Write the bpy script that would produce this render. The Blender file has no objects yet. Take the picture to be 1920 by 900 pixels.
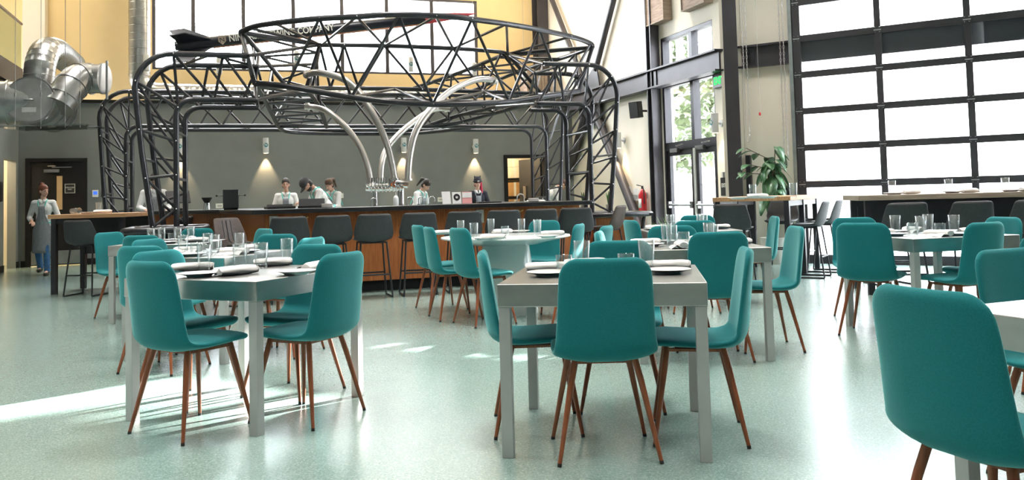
import bpy, bmesh, random
from math import sin, cos, tan, pi, atan2, sqrt, radians, hypot, acos
from mathutils import Vector, Matrix
random.seed(11)
SC = bpy.context.scene
COL = SC.collection
TH = 0.32                                   # the room is turned 18 degrees from the camera's axis
RM = Matrix.Rotation(TH, 4, 'Z')            # room frame: u along the back wall, v into the room
def W(u, v, z=0.0): return RM @ Vector((u, v, z))
C2 = Vector((3.585, 13.693, 0)); A2 = -0.5492   # corner where the glazed wall starts, and its direction
GM = Matrix.Translation(C2) @ Matrix.Rotation(A2, 4, 'Z')
def G(t, o, z=0.0): return GM @ Vector((t, o, z))

# ------------------------------------------------------------------ materials
def new_mat(name):
    m = bpy.data.materials.new(name); m.use_nodes = True
    nt = m.node_tree; nt.nodes.clear()
    out = nt.nodes.new('ShaderNodeOutputMaterial')
    return m, nt, out
def mat(name, col, rough=.5, metal=0., var=.06, scale=8., bump=0., bscale=60., coat=0., stretch=None, sheen=0., emit=0., spec=.5, col2=None, rvar=0., trans=0.):
    m, nt, out = new_mat(name); N = nt.nodes; L = nt.links
    b = N.new('ShaderNodeBsdfPrincipled')
    tc = N.new('ShaderNodeTexCoord'); mp = N.new('ShaderNodeMapping')
    L.new(tc.outputs['Object'], mp.inputs['Vector'])
    if stretch: mp.inputs['Scale'].default_value = stretch
    ns = N.new('ShaderNodeTexNoise'); ns.inputs['Scale'].default_value = scale; ns.inputs['Detail'].default_value = 5
    L.new(mp.outputs['Vector'], ns.inputs['Vector'])
    rp = N.new('ShaderNodeValToRGB')
    c = Vector(col); d = Vector(col2) if col2 else None
    lo = c * (1 - var) if not d else d
    hi = c * (1 + var) if not d else c
    rp.color_ramp.elements[0].position = .32; rp.color_ramp.elements[1].position = .68
    rp.color_ramp.elements[0].color = (*lo, 1); rp.color_ramp.elements[1].color = (*hi, 1)
    L.new(ns.outputs['Fac'], rp.inputs['Fac']); L.new(rp.outputs['Color'], b.inputs['Base Color'])
    b.inputs['Roughness'].default_value = rough; b.inputs['Metallic'].default_value = metal
    b.inputs['Specular IOR Level'].default_value = spec
    b.inputs['Coat Weight'].default_value = coat; b.inputs['Coat Roughness'].default_value = .08
    if sheen: b.inputs['Sheen Weight'].default_value = sheen; b.inputs['Sheen Roughness'].default_value = .4; b.inputs['Sheen Tint'].default_value = (.45, .95, .95, 1)
    if trans: b.inputs['Transmission Weight'].default_value = trans
    if emit: b.inputs['Emission Color'].default_value = (*col, 1); b.inputs['Emission Strength'].default_value = emit
    if rvar:
        mr = N.new('ShaderNodeMapRange'); mr.inputs['To Min'].default_value = rough - rvar; mr.inputs['To Max'].default_value = rough + rvar
        L.new(ns.outputs['Fac'], mr.inputs['Value']); L.new(mr.outputs['Result'], b.inputs['Roughness'])
    if bump:
        n2 = N.new('ShaderNodeTexNoise'); n2.inputs['Scale'].default_value = bscale; n2.inputs['Detail'].default_value = 3
        L.new(mp.outputs['Vector'], n2.inputs['Vector'])
        bp = N.new('ShaderNodeBump'); bp.inputs['Strength'].default_value = bump; bp.inputs['Distance'].default_value = .01
        L.new(n2.outputs['Fac'], bp.inputs['Height']); L.new(bp.outputs['Normal'], b.inputs['Normal'])
    L.new(b.outputs['BSDF'], out.inputs['Surface'])
    return m
def wood(name, c1, c2, rough=.45, axis='X', scale=6., coat=0.):
    m, nt, out = new_mat(name); N = nt.nodes; L = nt.links
    b = N.new('ShaderNodeBsdfPrincipled'); tc = N.new('ShaderNodeTexCoord'); mp = N.new('ShaderNodeMapping')
    mp.inputs['Scale'].default_value = {'X': (.6, 9, 9), 'Y': (9, .6, 9), 'Z': (9, 9, .6)}[axis]
    L.new(tc.outputs['Object'], mp.inputs['Vector'])
    ns = N.new('ShaderNodeTexNoise'); ns.inputs['Scale'].default_value = scale; ns.inputs['Detail'].default_value = 8; ns.inputs['Distortion'].default_value = .6
    L.new(mp.outputs['Vector'], ns.inputs['Vector'])
    rp = N.new('ShaderNodeValToRGB'); rp.color_ramp.elements[0].position = .3; rp.color_ramp.elements[1].position = .72
    rp.color_ramp.elements[0].color = (*c2, 1); rp.color_ramp.elements[1].color = (*c1, 1)
    L.new(ns.outputs['Fac'], rp.inputs['Fac']); L.new(rp.outputs['Color'], b.inputs['Base Color'])
    b.inputs['Roughness'].default_value = rough; b.inputs['Coat Weight'].default_value = coat
    L.new(b.outputs['BSDF'], out.inputs['Surface'])
    return m
def glass(name, tint=(1, 1, 1), rim=.45, base=.06, rough=.02, gcol=(.9, .93, .95)):
    m, nt, out = new_mat(name); N = nt.nodes; L = nt.links
    t = N.new('ShaderNodeBsdfTransparent'); t.inputs['Color'].default_value = (*tint, 1)
    g = N.new('ShaderNodeBsdfGlossy'); g.inputs['Roughness'].default_value = rough; g.inputs['Color'].default_value = (*gcol, 1)
    lw = N.new('ShaderNodeLayerWeight'); lw.inputs['Blend'].default_value = .35
    mr = N.new('ShaderNodeMapRange'); mr.inputs['To Min'].default_value = base; mr.inputs['To Max'].default_value = rim
    L.new(lw.outputs['Facing'], mr.inputs['Value'])
    mx = N.new('ShaderNodeMixShader'); L.new(mr.outputs['Result'], mx.inputs['Fac'])
    L.new(t.outputs['BSDF'], mx.inputs[1]); L.new(g.outputs['BSDF'], mx.inputs[2]); L.new(mx.outputs['Shader'], out.inputs['Surface'])
    return m
def emis(name, col, s):
    m, nt, out = new_mat(name)
    e = nt.nodes.new('ShaderNodeEmission'); e.inputs['Color'].default_value = (*col, 1); e.inputs['Strength'].default_value = s
    nt.links.new(e.outputs['Emission'], out.inputs['Surface']); return m
def floor_mat():
    m, nt, out = new_mat('speckled_green_floor'); N = nt.nodes; L = nt.links
    b = N.new('ShaderNodeBsdfPrincipled'); tc = N.new('ShaderNodeTexCoord')
    v = N.new('ShaderNodeTexVoronoi'); v.inputs['Scale'].default_value = 150
    n = N.new('ShaderNodeTexNoise'); n.inputs['Scale'].default_value = 110; n.inputs['Detail'].default_value = 4
    big = N.new('ShaderNodeTexNoise'); big.inputs['Scale'].default_value = .7; big.inputs['Detail'].default_value = 3
    for x in (v, n, big): L.new(tc.outputs['Object'], x.inputs['Vector'])
    r1 = N.new('ShaderNodeValToRGB'); e = r1.color_ramp.elements
    e[0].position = .30; e[0].color = (.13, .21, .19, 1); e[1].position = .72; e[1].color = (.50, .63, .59, 1)
    k = e.new(.5); k.color = (.30, .43, .40, 1)
    L.new(n.outputs['Fac'], r1.inputs['Fac'])
    sx = N.new('ShaderNodeSeparateColor'); L.new(v.outputs['Color'], sx.inputs['Color'])
    r2 = N.new('ShaderNodeValToRGB'); f = r2.color_ramp.elements
    f[0].position = 0; f[0].color = (.17, .26, .24, 1); f[1].position = 1; f[1].color = (.55, .66, .62, 1)
    f2 = f.new(.75); f2.color = (.31, .44, .41, 1)
    L.new(sx.outputs['Red'], r2.inputs['Fac'])
    mx = N.new('ShaderNodeMix'); mx.data_type = 'RGBA'; mx.inputs[0].default_value = .5
    L.new(r1.outputs['Color'], mx.inputs[6]); L.new(r2.outputs['Color'], mx.inputs[7])
    m2 = N.new('ShaderNodeMix'); m2.data_type = 'RGBA'; m2.blend_type = 'MULTIPLY'; m2.inputs[0].default_value = .35
    r3 = N.new('ShaderNodeValToRGB'); r3.color_ramp.elements[0].position = .35; r3.color_ramp.elements[0].color = (.7, .78, .74, 1); r3.color_ramp.elements[1].position = .65
    L.new(big.outputs['Fac'], r3.inputs['Fac'])
    L.new(mx.outputs[2], m2.inputs[6]); L.new(r3.outputs['Color'], m2.inputs[7])
    L.new(m2.outputs[2], b.inputs['Base Color'])
    b.inputs['Roughness'].default_value = .24; b.inputs['Specular IOR Level'].default_value = .6; b.inputs['Coat Weight'].default_value = .75; b.inputs['Coat Roughness'].default_value = .27
    bp = N.new('ShaderNodeBump'); bp.inputs['Strength'].default_value = .18; bp.inputs['Distance'].default_value = .004
    n3 = N.new('ShaderNodeTexNoise'); n3.inputs['Scale'].default_value = 38; n3.inputs['Detail'].default_value = 2
    L.new(tc.outputs['Object'], n3.inputs['Vector']); L.new(n3.outputs['Fac'], bp.inputs['Height']); L.new(bp.outputs['Normal'], b.inputs['Normal'])
    L.new(b.outputs['BSDF'], out.inputs['Surface']); return m

M = dict(
    floor=floor_mat(),
    teal=mat('teal_wool', (.013, .170, .186), .92, var=.10, scale=220, bump=.14, bscale=520, sheen=.6, spec=.2),
    walnut=wood('walnut_leg', (.31, .085, .030), (.18, .045, .017), .38, 'Z', 5),
    legtip=mat('leg_tip', (.02, .018, .018), .5),
    steel=mat('brushed_table_steel', (.52, .51, .49), .33, 1., var=.16, scale=3.2, rvar=.09, stretch=(1, 1, 2.2)),
    legsteel=mat('painted_leg_steel', (.50, .485, .475), .42, .4, var=.05),
    white=mat('white_gloss', (.84, .86, .85), .22, coat=.5, var=.02),
    china=mat('white_china', (.86, .82, .80), .25, coat=.3, var=.02),
    linen=mat('white_linen', (.90, .86, .85), .9, bump=.15, bscale=260, var=.03),
    glass=glass('drinking_glass', (.97, .985, .985), .62, .07),
    pane=glass('window_pane', (.98, .99, 1), .35, .03),
    railglass=glass('balustrade_glass', (.66, .74, .69), .5, .12),
    truss=mat('truss_paint', (.030, .030, .036), .34, .35, var=.12, coat=.25),
    bolt=mat('bright_bolt', (.7, .7, .72), .25, 1),
    black=mat('black_steel', (.022, .021, .026), .42, .2, var=.15),
    beam=mat('dark_structural_steel', (.050, .045, .052), .46, .25, var=.12, scale=3),
    charcoal=mat('charcoal_leatherette', (.034, .036, .040), .62, var=.15, scale=60, bump=.12, bscale=220),
    brownl=mat('brown_leather', (.055, .034, .026), .5, var=.2, scale=40, bump=.1, bscale=160),
    barwood=wood('bar_veneer', (.52, .165, .042), (.32, .082, .02), .4, 'Z', 7, .15),
    barblack=mat('bar_top_black', (.018, .018, .02), .3, coat=.3),
    butcher=wood('butcher_block', (.58, .34, .17), (.36, .18, .08), .5, 'X', 5),
    weathered=wood('weathered_block', (.45, .36, .28), (.28, .21, .16), .6, 'X', 5),
    cream=mat('cream_wall', (.86, .66, .36), .85, var=.025, scale=2, bump=.05, bscale=90),  # yellower than the beige of the right wall
    beige=mat('beige_wall_paint', (.90, .83, .72), .85, var=.02, scale=2, bump=.05, bscale=90),
    grey=mat('grey_wall_paint', (.205, .215, .212), .85, var=.04, scale=3, bump=.06, bscale=120),
    lgrey=mat('light_grey_paint', (.45, .45, .43), .7, var=.03),
    ceil=mat('ceiling_paint', (.62, .58, .52), .9, var=.03),
    base=mat('black_baseboard', (.010, .010, .011), .7, spec=.25),
    zinc=mat('bright_galv_cap', (.50, .50, .50), .42, .5, var=.14, scale=5, rvar=.06),  # brighter galvanised copy; its diffuse base stands in for reflected light
    galv=mat('galvanised_sheet', (.43, .43, .43), .30, 1, var=.12, scale=7, rvar=.06),
    stain=mat('polished_stainless', (.60, .565, .54), .34, 1, var=.03, scale=4),
    chrome=mat('chrome', (.75, .75, .77), .10, 1, var=.03),
    pan=glass('clear_pan', (.82, .86, .85), .5, .12),
    rocketb=mat('rocket_black', (.010, .011, .018), .35, .2),
    rocketr=mat('rocket_red', (.50, .035, .05), .4),
    copper=mat('rocket_copper', (.62, .26, .17), .35, .7),
    lettering=mat('lettering_white', (.72, .72, .66), .6),
    sconce=mat('sconce_shell', (.72, .73, .74), .4, .1, var=.02),
    logo=mat('logo_teal', (.02, .20, .26), .5),
    lens=emis('warm_lens', (1, .72, .38), 9),
    exitg=emis('exit_green', (.06, .85, .16), 1.6),
    screen=emis('thermostat_screen', (.06, .16, .9), 1.2),
    red=mat('extinguisher_red', (.55, .02, .03), .3, coat=.4),
    skin=mat('skin', (.62, .36, .27), .55, var=.05, scale=12),
    shirt=mat('white_shirt', (.80, .79, .80), .85, bump=.1, bscale=120),
    darkshirt=mat('navy_sweater', (.018, .02, .032), .9),
    apron=mat('grey_apron', (.20, .215, .24), .85, bump=.15, bscale=200, var=.1, scale=30),
    strap=mat('mint_strap', (.13, .55, .50), .7),
    jeans=mat('blue_jeans', (.045, .13, .30), .85, var=.25, scale=14, bump=.1, bscale=200),
    dkpants=mat('dark_trousers', (.03, .032, .04), .85),
    shoe=mat('black_shoe', (.02, .018, .018), .6),
    hairred=mat('auburn_hair', (.16, .045, .022), .55, var=.3, scale=40, stretch=(1, 1, .2)),
    hairdk=mat('dark_hair', (.020, .014, .012), .5, var=.3, scale=40),
    hairbr=mat('brown_hair', (.085, .042, .024), .55, var=.3, scale=40),
    haircrim=mat('crimson_hair', (.45, .012, .05), .5, var=.25, scale=40),
    capcloth=mat('charcoal_cap', (.05, .05, .056), .85),
    eye=mat('eye_dark', (.015, .012, .01), .3),
    lip=mat('lips', (.42, .14, .13), .5),
    leaf=mat('plant_leaf', (.065, .17, .075), .4, var=.35, scale=9, coat=.15),
    grassy=mat('grass_blade', (.10, .20, .06), .6, var=.35, scale=9),
    treeleaf=mat('tree_leaf', (.085, .115, .05), .8, var=.3, scale=3),
    bark=mat('tree_bark', (.13, .10, .08), .9, var=.3, scale=4),
    pot=mat('pale_pot', (.62, .58, .52), .7),
    carton=mat('brown_carton', (.46, .27, .11), .8, var=.1),
    wcarton=mat('white_carton', (.82, .74, .60), .8, var=.05),
    concrete=mat('pale_concrete', (.80, .79, .77), .85, var=.06, scale=.6),
    panelw=mat('acoustic_panel', (.40, .30, .24), .8, var=.25, scale=4, stretch=(1, 1, 7)),
    plastic=mat('dark_plastic', (.02, .02, .022), .4),
    ivory=mat('ivory_plate', (.80, .78, .72), .4),
    gold=mat('brass_hook', (.80, .50, .15), .3, .8),
    chain=mat('zinc_chain', (.66, .62, .60), .4, .8),
    paper=mat('printed_paper', (.82, .80, .80), .7),
    pink=mat('pink_paper', (.80, .36, .36), .7),
    soap=mat('soap_bottle', (.78, .80, .82), .35, trans=.0),
    darkglass=mat('door_slit_wood_view', (.55, .38, .20), .5),
)

# ------------------------------------------------------------------ mesh building
class MB:
    def __init__(s, M=None): s.v = []; s.f = []; s.M = M or Matrix()
    def add(s, vs, fs):
        o = len(s.v); s.v += [s.M @ Vector(p) for p in vs]; s.f += [tuple(i + o for i in f) for f in fs]; return s
    def box(s, x0, x1, y0, y1, z0, z1):
        return s.add([(x0, y0, z0), (x1, y0, z0), (x1, y1, z0), (x0, y1, z0), (x0, y0, z1), (x1, y0, z1), (x1, y1, z1), (x0, y1, z1)],
                     [(0, 3, 2, 1), (4, 5, 6, 7), (0, 1, 5, 4), (1, 2, 6, 5), (2, 3, 7, 6), (3, 0, 4, 7)])
    def cbox(s, c, sz, rot=None):
        k = s.M; s.M = k @ Matrix.Translation(Vector(c)) @ (rot.to_4x4() if rot else Matrix())
        x, y, z = [a / 2 for a in sz]; s.box(-x, x, -y, y, -z, z); s.M = k; return s
    def bar(s, a, b, w, h):
        a = Vector(a); b = Vector(b); d = b - a; L = d.length; x = d / L
        up = Vector((0, 0, 1)) if abs(x.z) < .98 else Vector((0, 1, 0))
        y = up.cross(x).normalized(); z = x.cross(y)
        R = Matrix((x, y, z)).transposed()
        return s.cbox((a + b) / 2, (L, w, h), R)
    def tube(s, pts, r, n=8, closed=False, caps=True):
        P = [Vector(p) for p in pts]; m = len(P)
        R = r if isinstance(r, (list, tuple)) else [r] * m
        T = []
        for i in range(m):
            if closed: d = P[(i + 1) % m] - P[i - 1]
            else: d = P[min(i + 1, m - 1)] - P[max(i - 1, 0)]
            T.append(d.normalized() if d.length > 1e-9 else Vector((0, 0, 1)))
        up = Vector((0, 0, 1)) if abs(T[0].z) < .9 else Vector((1, 0, 0))
        u = (up - T[0] * up.dot(T[0])).normalized(); vs = []
        for i in range(m):
            u = (u - T[i] * u.dot(T[i])).normalized(); w = T[i].cross(u)
            for k in range(n):
                a = 2 * pi * k / n; vs.append(P[i] + (u * cos(a) + w * sin(a)) * R[i])
        fs = []
        for i in range(m if closed else m - 1):
            j = (i + 1) % m
            for k in range(n):
                l = (k + 1) % n; fs.append((i * n + k, i * n + l, j * n + l, j * n + k))
        if caps and not closed: fs += [tuple(range(n - 1, -1, -1)), tuple((m - 1) * n + k for k in range(n))]
        return s.add(vs, fs)
    def lathe(s, prof, n=24, c=(0, 0, 0)):
        vs = []; fs = []; cx, cy, cz = c
        for r, z in prof:
            r = max(r, 1e-4)
            for k in range(n):
                a = 2 * pi * k / n; vs.append((cx + r * cos(a), cy + r * sin(a), cz + z))
        for i in range(len(prof) - 1):
            for k in range(n):
                l = (k + 1) % n; fs.append((i * n + k, i * n + l, (i + 1) * n + l, (i + 1) * n + k))
        return s.add(vs, fs)
    def ell(s, c, r, rot=None, n=14, m=9):
        vs = []; fs = []; Rm = rot or Matrix.Identity(3); c = Vector(c)
        for i in range(m + 1):
            t = pi * i / m
            for k in range(n):
                a = 2 * pi * k / n
                vs.append(c + Rm @ Vector((r[0] * sin(t) * cos(a), r[1] * sin(t) * sin(a), r[2] * cos(t))))
        for i in range(m):
            for k in range(n):
                l = (k + 1) % n; fs.append((i * n + k, (i + 1) * n + k, (i + 1) * n + l, i * n + l))
        return s.add(vs, fs)
    def cap(s, a, b, ra, rb, n=12):
        a = Vector(a); b = Vector(b); d = (b - a); L = d.length; d = d / max(L, 1e-6); P = []; R = []
        for k in range(5):
            t = pi / 2 * k / 4; P.append(a - d * ra * cos(t)); R.append(max(ra * sin(t), 1e-4))
        for k in range(5):
            t = pi / 2 * k / 4; P.append(b + d * rb * sin(t)); R.append(max(rb * cos(t), 1e-4))
        return s.tube(P, R, n)
    def prism(s, poly, z0, z1):
        n = len(poly)
        return s.add([(x, y, z0) for x, y in poly] + [(x, y, z1) for x, y in poly],
                     [tuple(range(n - 1, -1, -1)), tuple(range(n, 2 * n))] + [(i, (i + 1) % n, n + (i + 1) % n, n + i) for i in range(n)])
    def grid(s, rows, close=False):
        n = len(rows[0]); vs = [p for r in rows for p in r]; fs = []
        for i in range(len(rows) - 1):
            for k in range(n if close else n - 1):
                l = (k + 1) % n; fs.append((i * n + k, i * n + l, (i + 1) * n + l, (i + 1) * n + k))
        return s.add(vs, fs)
    def build(s, name, m, parent=None, loc=None, rz=0., bev=0., angle=50, voxel=0., solid=0., sub=0, kind=None, smooth=0, also=None):
        nf0 = len(s.f)
        if also: s.add(also[0].v, also[0].f)
        me = bpy.data.meshes.new(name)
        me.from_pydata([tuple(p) for p in s.v], [], s.f)
        if also:
            for i_ in range(nf0, len(me.polygons)): me.polygons[i_].material_index = 1
        bm = bmesh.new(); bm.from_mesh(me)
        bmesh.ops.remove_doubles(bm, verts=bm.verts, dist=1e-5)
        bmesh.ops.recalc_face_normals(bm, faces=bm.faces)
        for f in bm.faces: f.smooth = True
        bm.to_mesh(me); bm.free()
        me.set_sharp_from_angle(angle=radians(angle))
        me.materials.append(M[m] if isinstance(m, str) else m)
        if also: me.materials.append(M[also[1]])
        o = bpy.data.objects.new(name, me); COL.objects.link(o)
        if parent is not None: o.parent = parent
        if loc is not None: o.location = loc
        o.rotation_euler = (0, 0, rz)
        if solid:
            q = o.modifiers.new('solid', 'SOLIDIFY'); q.thickness = solid; q.offset = 0
        if bev:
            q = o.modifiers.new('bevel', 'BEVEL'); q.width = bev; q.segments = 2; q.limit_method = 'ANGLE'; q.harden_normals = False
        if voxel:
            q = o.modifiers.new('remesh', 'REMESH'); q.mode = 'VOXEL'; q.voxel_size = voxel; q.use_smooth_shade = True
            q = o.modifiers.new('smooth', 'SMOOTH'); q.factor = .5; q.iterations = smooth or 4
        if sub:
            q = o.modifiers.new('subd', 'SUBSURF'); q.levels = sub; q.render_levels = sub
        if kind: o['kind'] = kind
        return o
def tag(o, label, cat, group=None, kind=None):
    o['label'] = label; o['category'] = cat
    if group: o['group'] = group
    if kind: o['kind'] = kind
    return o
def thing(name, label, cat, loc=(0, 0, 0), rz=0., group=None):
    o = bpy.data.objects.new(name, None); COL.objects.link(o); o.empty_display_size = .1
    o.location = loc; o.rotation_euler = (0, 0, rz)
    return tag(o, label, cat, group)
def kids(o): return [c for c in bpy.data.objects if c.parent == o]
def copy_tree(o, parent=None, ch=None):
    c = o.copy(); COL.objects.link(c)
    if parent is not None: c.parent = parent
    for k in TREE.get(o.name, []): copy_tree(k, c)
    return c
TREE = {}
def note_tree(o):
    ks = kids(o); TREE[o.name] = ks
    for k in ks: note_tree(k)
def place(proto, used, loc, rz, label, group=None, scale=None):
    if not used[0]: o = proto; used[0] = True
    else: o = copy_tree(proto)
    o.location = loc; o.rotation_euler = (0, 0, rz); o['label'] = label
    if group: o['group'] = group
    if scale: o.scale = (scale,) * 3
    return o
def text(body, size, m, parent, mtx, name='lettering', ext=.0015, sx=1., bold=0., fit=0.):
    cu = bpy.data.curves.new(name, 'FONT'); cu.body = body; cu.size = size; cu.align_x = 'CENTER'; cu.align_y = 'CENTER'; cu.extrude = ext; cu.offset = bold
    to = bpy.data.objects.new(name, cu); COL.objects.link(to)
    me = bpy.data.meshes.new_from_object(to.evaluated_get(bpy.context.evaluated_depsgraph_get()))
    bpy.data.objects.remove(to); bpy.data.curves.remove(cu)
    if fit:
        xs = [v.co.x for v in me.vertices]; sx = fit / max(max(xs) - min(xs), .01)
    me.materials.clear(); me.materials.append(M[m])
    o = bpy.data.objects.new(name, me); COL.objects.link(o)
    o.matrix_basis = mtx @ Matrix.Diagonal((sx, 1, 1, 1)) if sx != 1 else mtx
    if parent is not None: o.parent = parent
    return o
def upright(x, y, z, rz=0.):   # text standing up, facing local -y
    return Matrix.Translation((x, y, z)) @ Matrix.Rotation(rz, 4, 'Z') @ Matrix.Rotation(pi / 2, 4, 'X')
def smooth_path(P, k=5):
    P = [Vector(p) for p in P]; o = []
    for i in range(len(P) - 1):
        a, b, c, d = P[max(i - 1, 0)], P[i], P[i + 1], P[min(i + 2, len(P) - 1)]
        for j in range(k):
            t = j / k
            o.append(.5 * ((2 * b) + (c - a) * t + (2 * a - 5 * b + 4 * c - d) * t * t + (3 * b - a - 3 * c + d) * t ** 3))
    return o + [P[-1]]
def along(P, t):
    P = [Vector(p) for p in P]; L = [0]
    for i in range(len(P) - 1): L.append(L[-1] + (P[i + 1] - P[i]).length)
    s = t * L[-1]
    for i in range(len(P) - 1):
        if s <= L[i + 1] or i == len(P) - 2:
            q = (s - L[i]) / max(L[i + 1] - L[i], 1e-9); return P[i].lerp(P[i + 1], q)
def face(fx, fy): return atan2(-fx, fy)
WORLD, SUN, EXPO, FILL = 26.0, 58.0, 0.33, 85
# ------------------------------------------------------------------ camera, light, world
cam = bpy.data.cameras.new('camera'); co = bpy.data.objects.new('camera', cam); COL.objects.link(co)
PIT, ROL = .0506, .0258
fw = Vector((0, cos(PIT), sin(PIT))); u0 = Vector((0, -sin(PIT), cos(PIT))); r0 = Vector((1, 0, 0))
rt = r0 * cos(ROL) - u0 * sin(ROL); up = r0 * sin(ROL) + u0 * cos(ROL)
R = Matrix((rt, up, -fw)).transposed().to_4x4(); R.translation = Vector((0, 0, 1.1334)); co.matrix_world = R
cam.sensor_width = 36; cam.lens = 1586.3 / 1920 * 36; cam.shift_y = (287.55 - 450) / 1920; cam.clip_end = 300; cam.clip_start = .05
SC.camera = co
w = bpy.data.worlds.new('sky'); SC.world = w; w.use_nodes = True
bg = w.node_tree.nodes['Background']; bg.inputs['Color'].default_value = (.90, .95, 1, 1); bg.inputs['Strength'].default_value = WORLD
sun = bpy.data.lights.new('sun', 'SUN'); sun.energy = SUN; sun.angle = .009; sun.color = (1, .96, .88)
so = bpy.data.objects.new('sun', sun); COL.objects.link(so)
EL = radians(18.9); sd = Vector((.755 * cos(EL), .656 * cos(EL), sin(EL))); so.rotation_euler = sd.to_track_quat('Z', 'Y').to_euler(); so.location = (20, 20, 12)
def spot(loc, energy, size=50, blend=.6, col=(1, .74, .42), rad=.02):
    l = bpy.data.lights.new('lamp', 'SPOT'); l.energy = energy; l.spot_size = radians(size); l.spot_blend = blend; l.color = col; l.shadow_soft_size = rad
    o = bpy.data.objects.new('lamp', l); COL.objects.link(o); o.location = loc; return o
def point(loc, energy, col=(1, .78, .5), rad=.1):
    l = bpy.data.lights.new('lamp', 'POINT'); l.energy = energy; l.color = col; l.shadow_soft_size = rad
    o = bpy.data.objects.new('lamp', l); COL.objects.link(o); o.location = loc; return o
def area(loc, energy, sx, sy, rot=(0, 0, 0), col=(1, .9, .75)):
    l = bpy.data.lights.new('lamp', 'AREA'); l.energy = energy; l.shape = 'RECTANGLE'; l.size = sx; l.size_y = sy; l.color = col
    o = bpy.data.objects.new('lamp', l); COL.objects.link(o); o.location = loc; o.rotation_euler = rot; return o
vs = SC.view_settings; vs.view_transform = 'Standard'; vs.look = 'None'; vs.gamma = 1; vs.use_curve_mapping = False; vs.exposure = EXPO
cy = SC.cycles
cy.use_denoising = True; cy.max_bounces = 8; cy.diffuse_bounces = 4; cy.glossy_bounces = 4; cy.transparent_max_bounces = 24; cy.transmission_bounces = 6
cy.sample_clamp_indirect = 6; cy.caustics_reflective = False; cy.caustics_refractive = False
try: cy.denoiser = 'OPENIMAGEDENOISE'
except Exception: pass

# ------------------------------------------------------------------ room shell (u, v, z)
def S(mb, name, m, parent=None, **k):
    o = mb.build(name, m, parent, **k)
    if parent is None: o.rotation_euler = (0, 0, TH)
    o['kind'] = 'structure'; return o
g2 = [G(14, .3), G(-.1, .3)]
fl = [W(-7, 21), W(-7, -5), W(-3, -5.2), Vector((15.5, -6, 0)), g2[0], g2[1], W(7.9, 12), W(7.9, 21)]
f = MB().prism([(p.x, p.y) for p in fl][::-1], -.2, 0).build('floor', 'floor'); f['kind'] = 'structure'
c = MB().prism([(p.x, p.y) for p in fl][::-1], 7.4, 7.6).build('ceiling', 'ceil'); c['kind'] = 'structure'
wu0, wu1, wz0, wz1 = -1.69, 5.95, 4.2, 6.12
S(MB().box(-7, wu0, 20.5, 20.7, 0, 7.4).box(wu1, 7.9, 20.5, 20.7, 0, 7.4).box(wu0, wu1, 20.5, 20.7, 0, wz0).box(wu0, wu1, 20.5, 20.7, wz1, 7.4), 'wall_back', 'cream')
S(MB().box(-3.95, -3.76, 18.65, 18.8, 0, 3.22).box(-3.76, -2.80, 18.65, 18.8, 2.09, 3.22).box(-2.80, .06, 18.65, 18.8, 0, 3.22).prism([(.06, 18.65), (4.14, 18.65), (4.14, 18.8), (.06, 18.8)], 0, 3.22)
  .box(4.14, 6.03, 18.65, 18.8, 0, 3.22).box(6.03, 6.99, 18.65, 18.8, 2.03, 3.22).box(6.99, 7.71, 18.65, 18.8, 0, 3.22), 'wall_bar', 'grey')
S(MB().box(-3.95, 7.7, 18.62, 18.86, 3.22, 3.28), 'dark_gap_strip', 'base')  # shade of the gap above the wall, put in as a black strip
S(MB().box(-3.9, -3.78, 18.62, 18.65, 0, .12).box(-2.78, 6.0, 18.62, 18.65, 0, .12), 'baseboard_back', 'base')
S(MB().box(7.71, 7.95, 11.7, 12.355, 0, 7.4).box(7.71, 7.95, 14.18, 20.5, 0, 7.4).box(7.71, 7.95, 12.355, 14.18, 4.03, 7.4), 'wall_right', 'beige')
S(MB().box(7.69, 7.71, 14.9, 18.6, 0, .12), 'baseboard_right', 'base')
S(MB().box(-4.1, -3.95, -5, 17.53, 0, 3.4).box(-4.1, -3.95, 18.45, 18.8, 0, 3.4).box(-4.1, -3.95, 17.53, 18.45, 2.06, 3.4), 'wall_left', 'grey')
S(MB().box(-3.95, -3.93, 10, 17.5, 0, .12).box(-3.95, -3.93, 18.47, 18.62, 0, .12), 'baseboard_left', 'base')
S(MB().box(-7, -6.85, -5, 20.5, 3.4, 7.4), 'wall_upper_left', 'lgrey')
S(MB().box(-7, -3.95, 6, 18.75, 3.4, 3.6), 'mezzanine_floor', 'base')
S(MB().box(-3.97, -3.9, 6, 18.75, 3.5, 3.84), 'mezzanine_beam', 'beam')
pil = [(-4.217, 20.300, 5.143), (-3.789, 20.300, 5.161)]
S(MB().box(pil[0][0], pil[1][0], 20.2, 20.5, 3.3, 7.4), 'wall_pilaster', 'beige')
# glazed wall, in its own frame
o = MB(GM).box(-.15, 1.03, 0, .2, 0, 7.4).box(1.03, 8.05, 0, .2, 5.8, 7.4).box(8.05, 14, 0, .2, 0, 7.4).build('wall_glazed', 'beige'); o['kind'] = 'structure'
o = MB(GM).box(.12, .98, -.02, 0, 0, .12).build('baseboard_glazed', 'base'); o['kind'] = 'structure'
o = MB(GM).box(.22, .29, -.09, 0, 0, 1.69).build('trim_2', 'black'); o['kind'] = 'structure'
# walls behind the viewer
e0, e1 = G(14, .1), Vector((15.5, -6, 0))
o = MB().bar((e0.x, e0.y, 3.7), (e1.x, e1.y, 3.7), .2, 7.4).build('wall_far_right', 'grey'); o['kind'] = 'structure'
o = MB().bar((15.5, -6, 3.7), (-5, -6, 3.7), .2, 7.4).build('wall_front', 'grey'); o['kind'] = 'structure'
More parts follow.
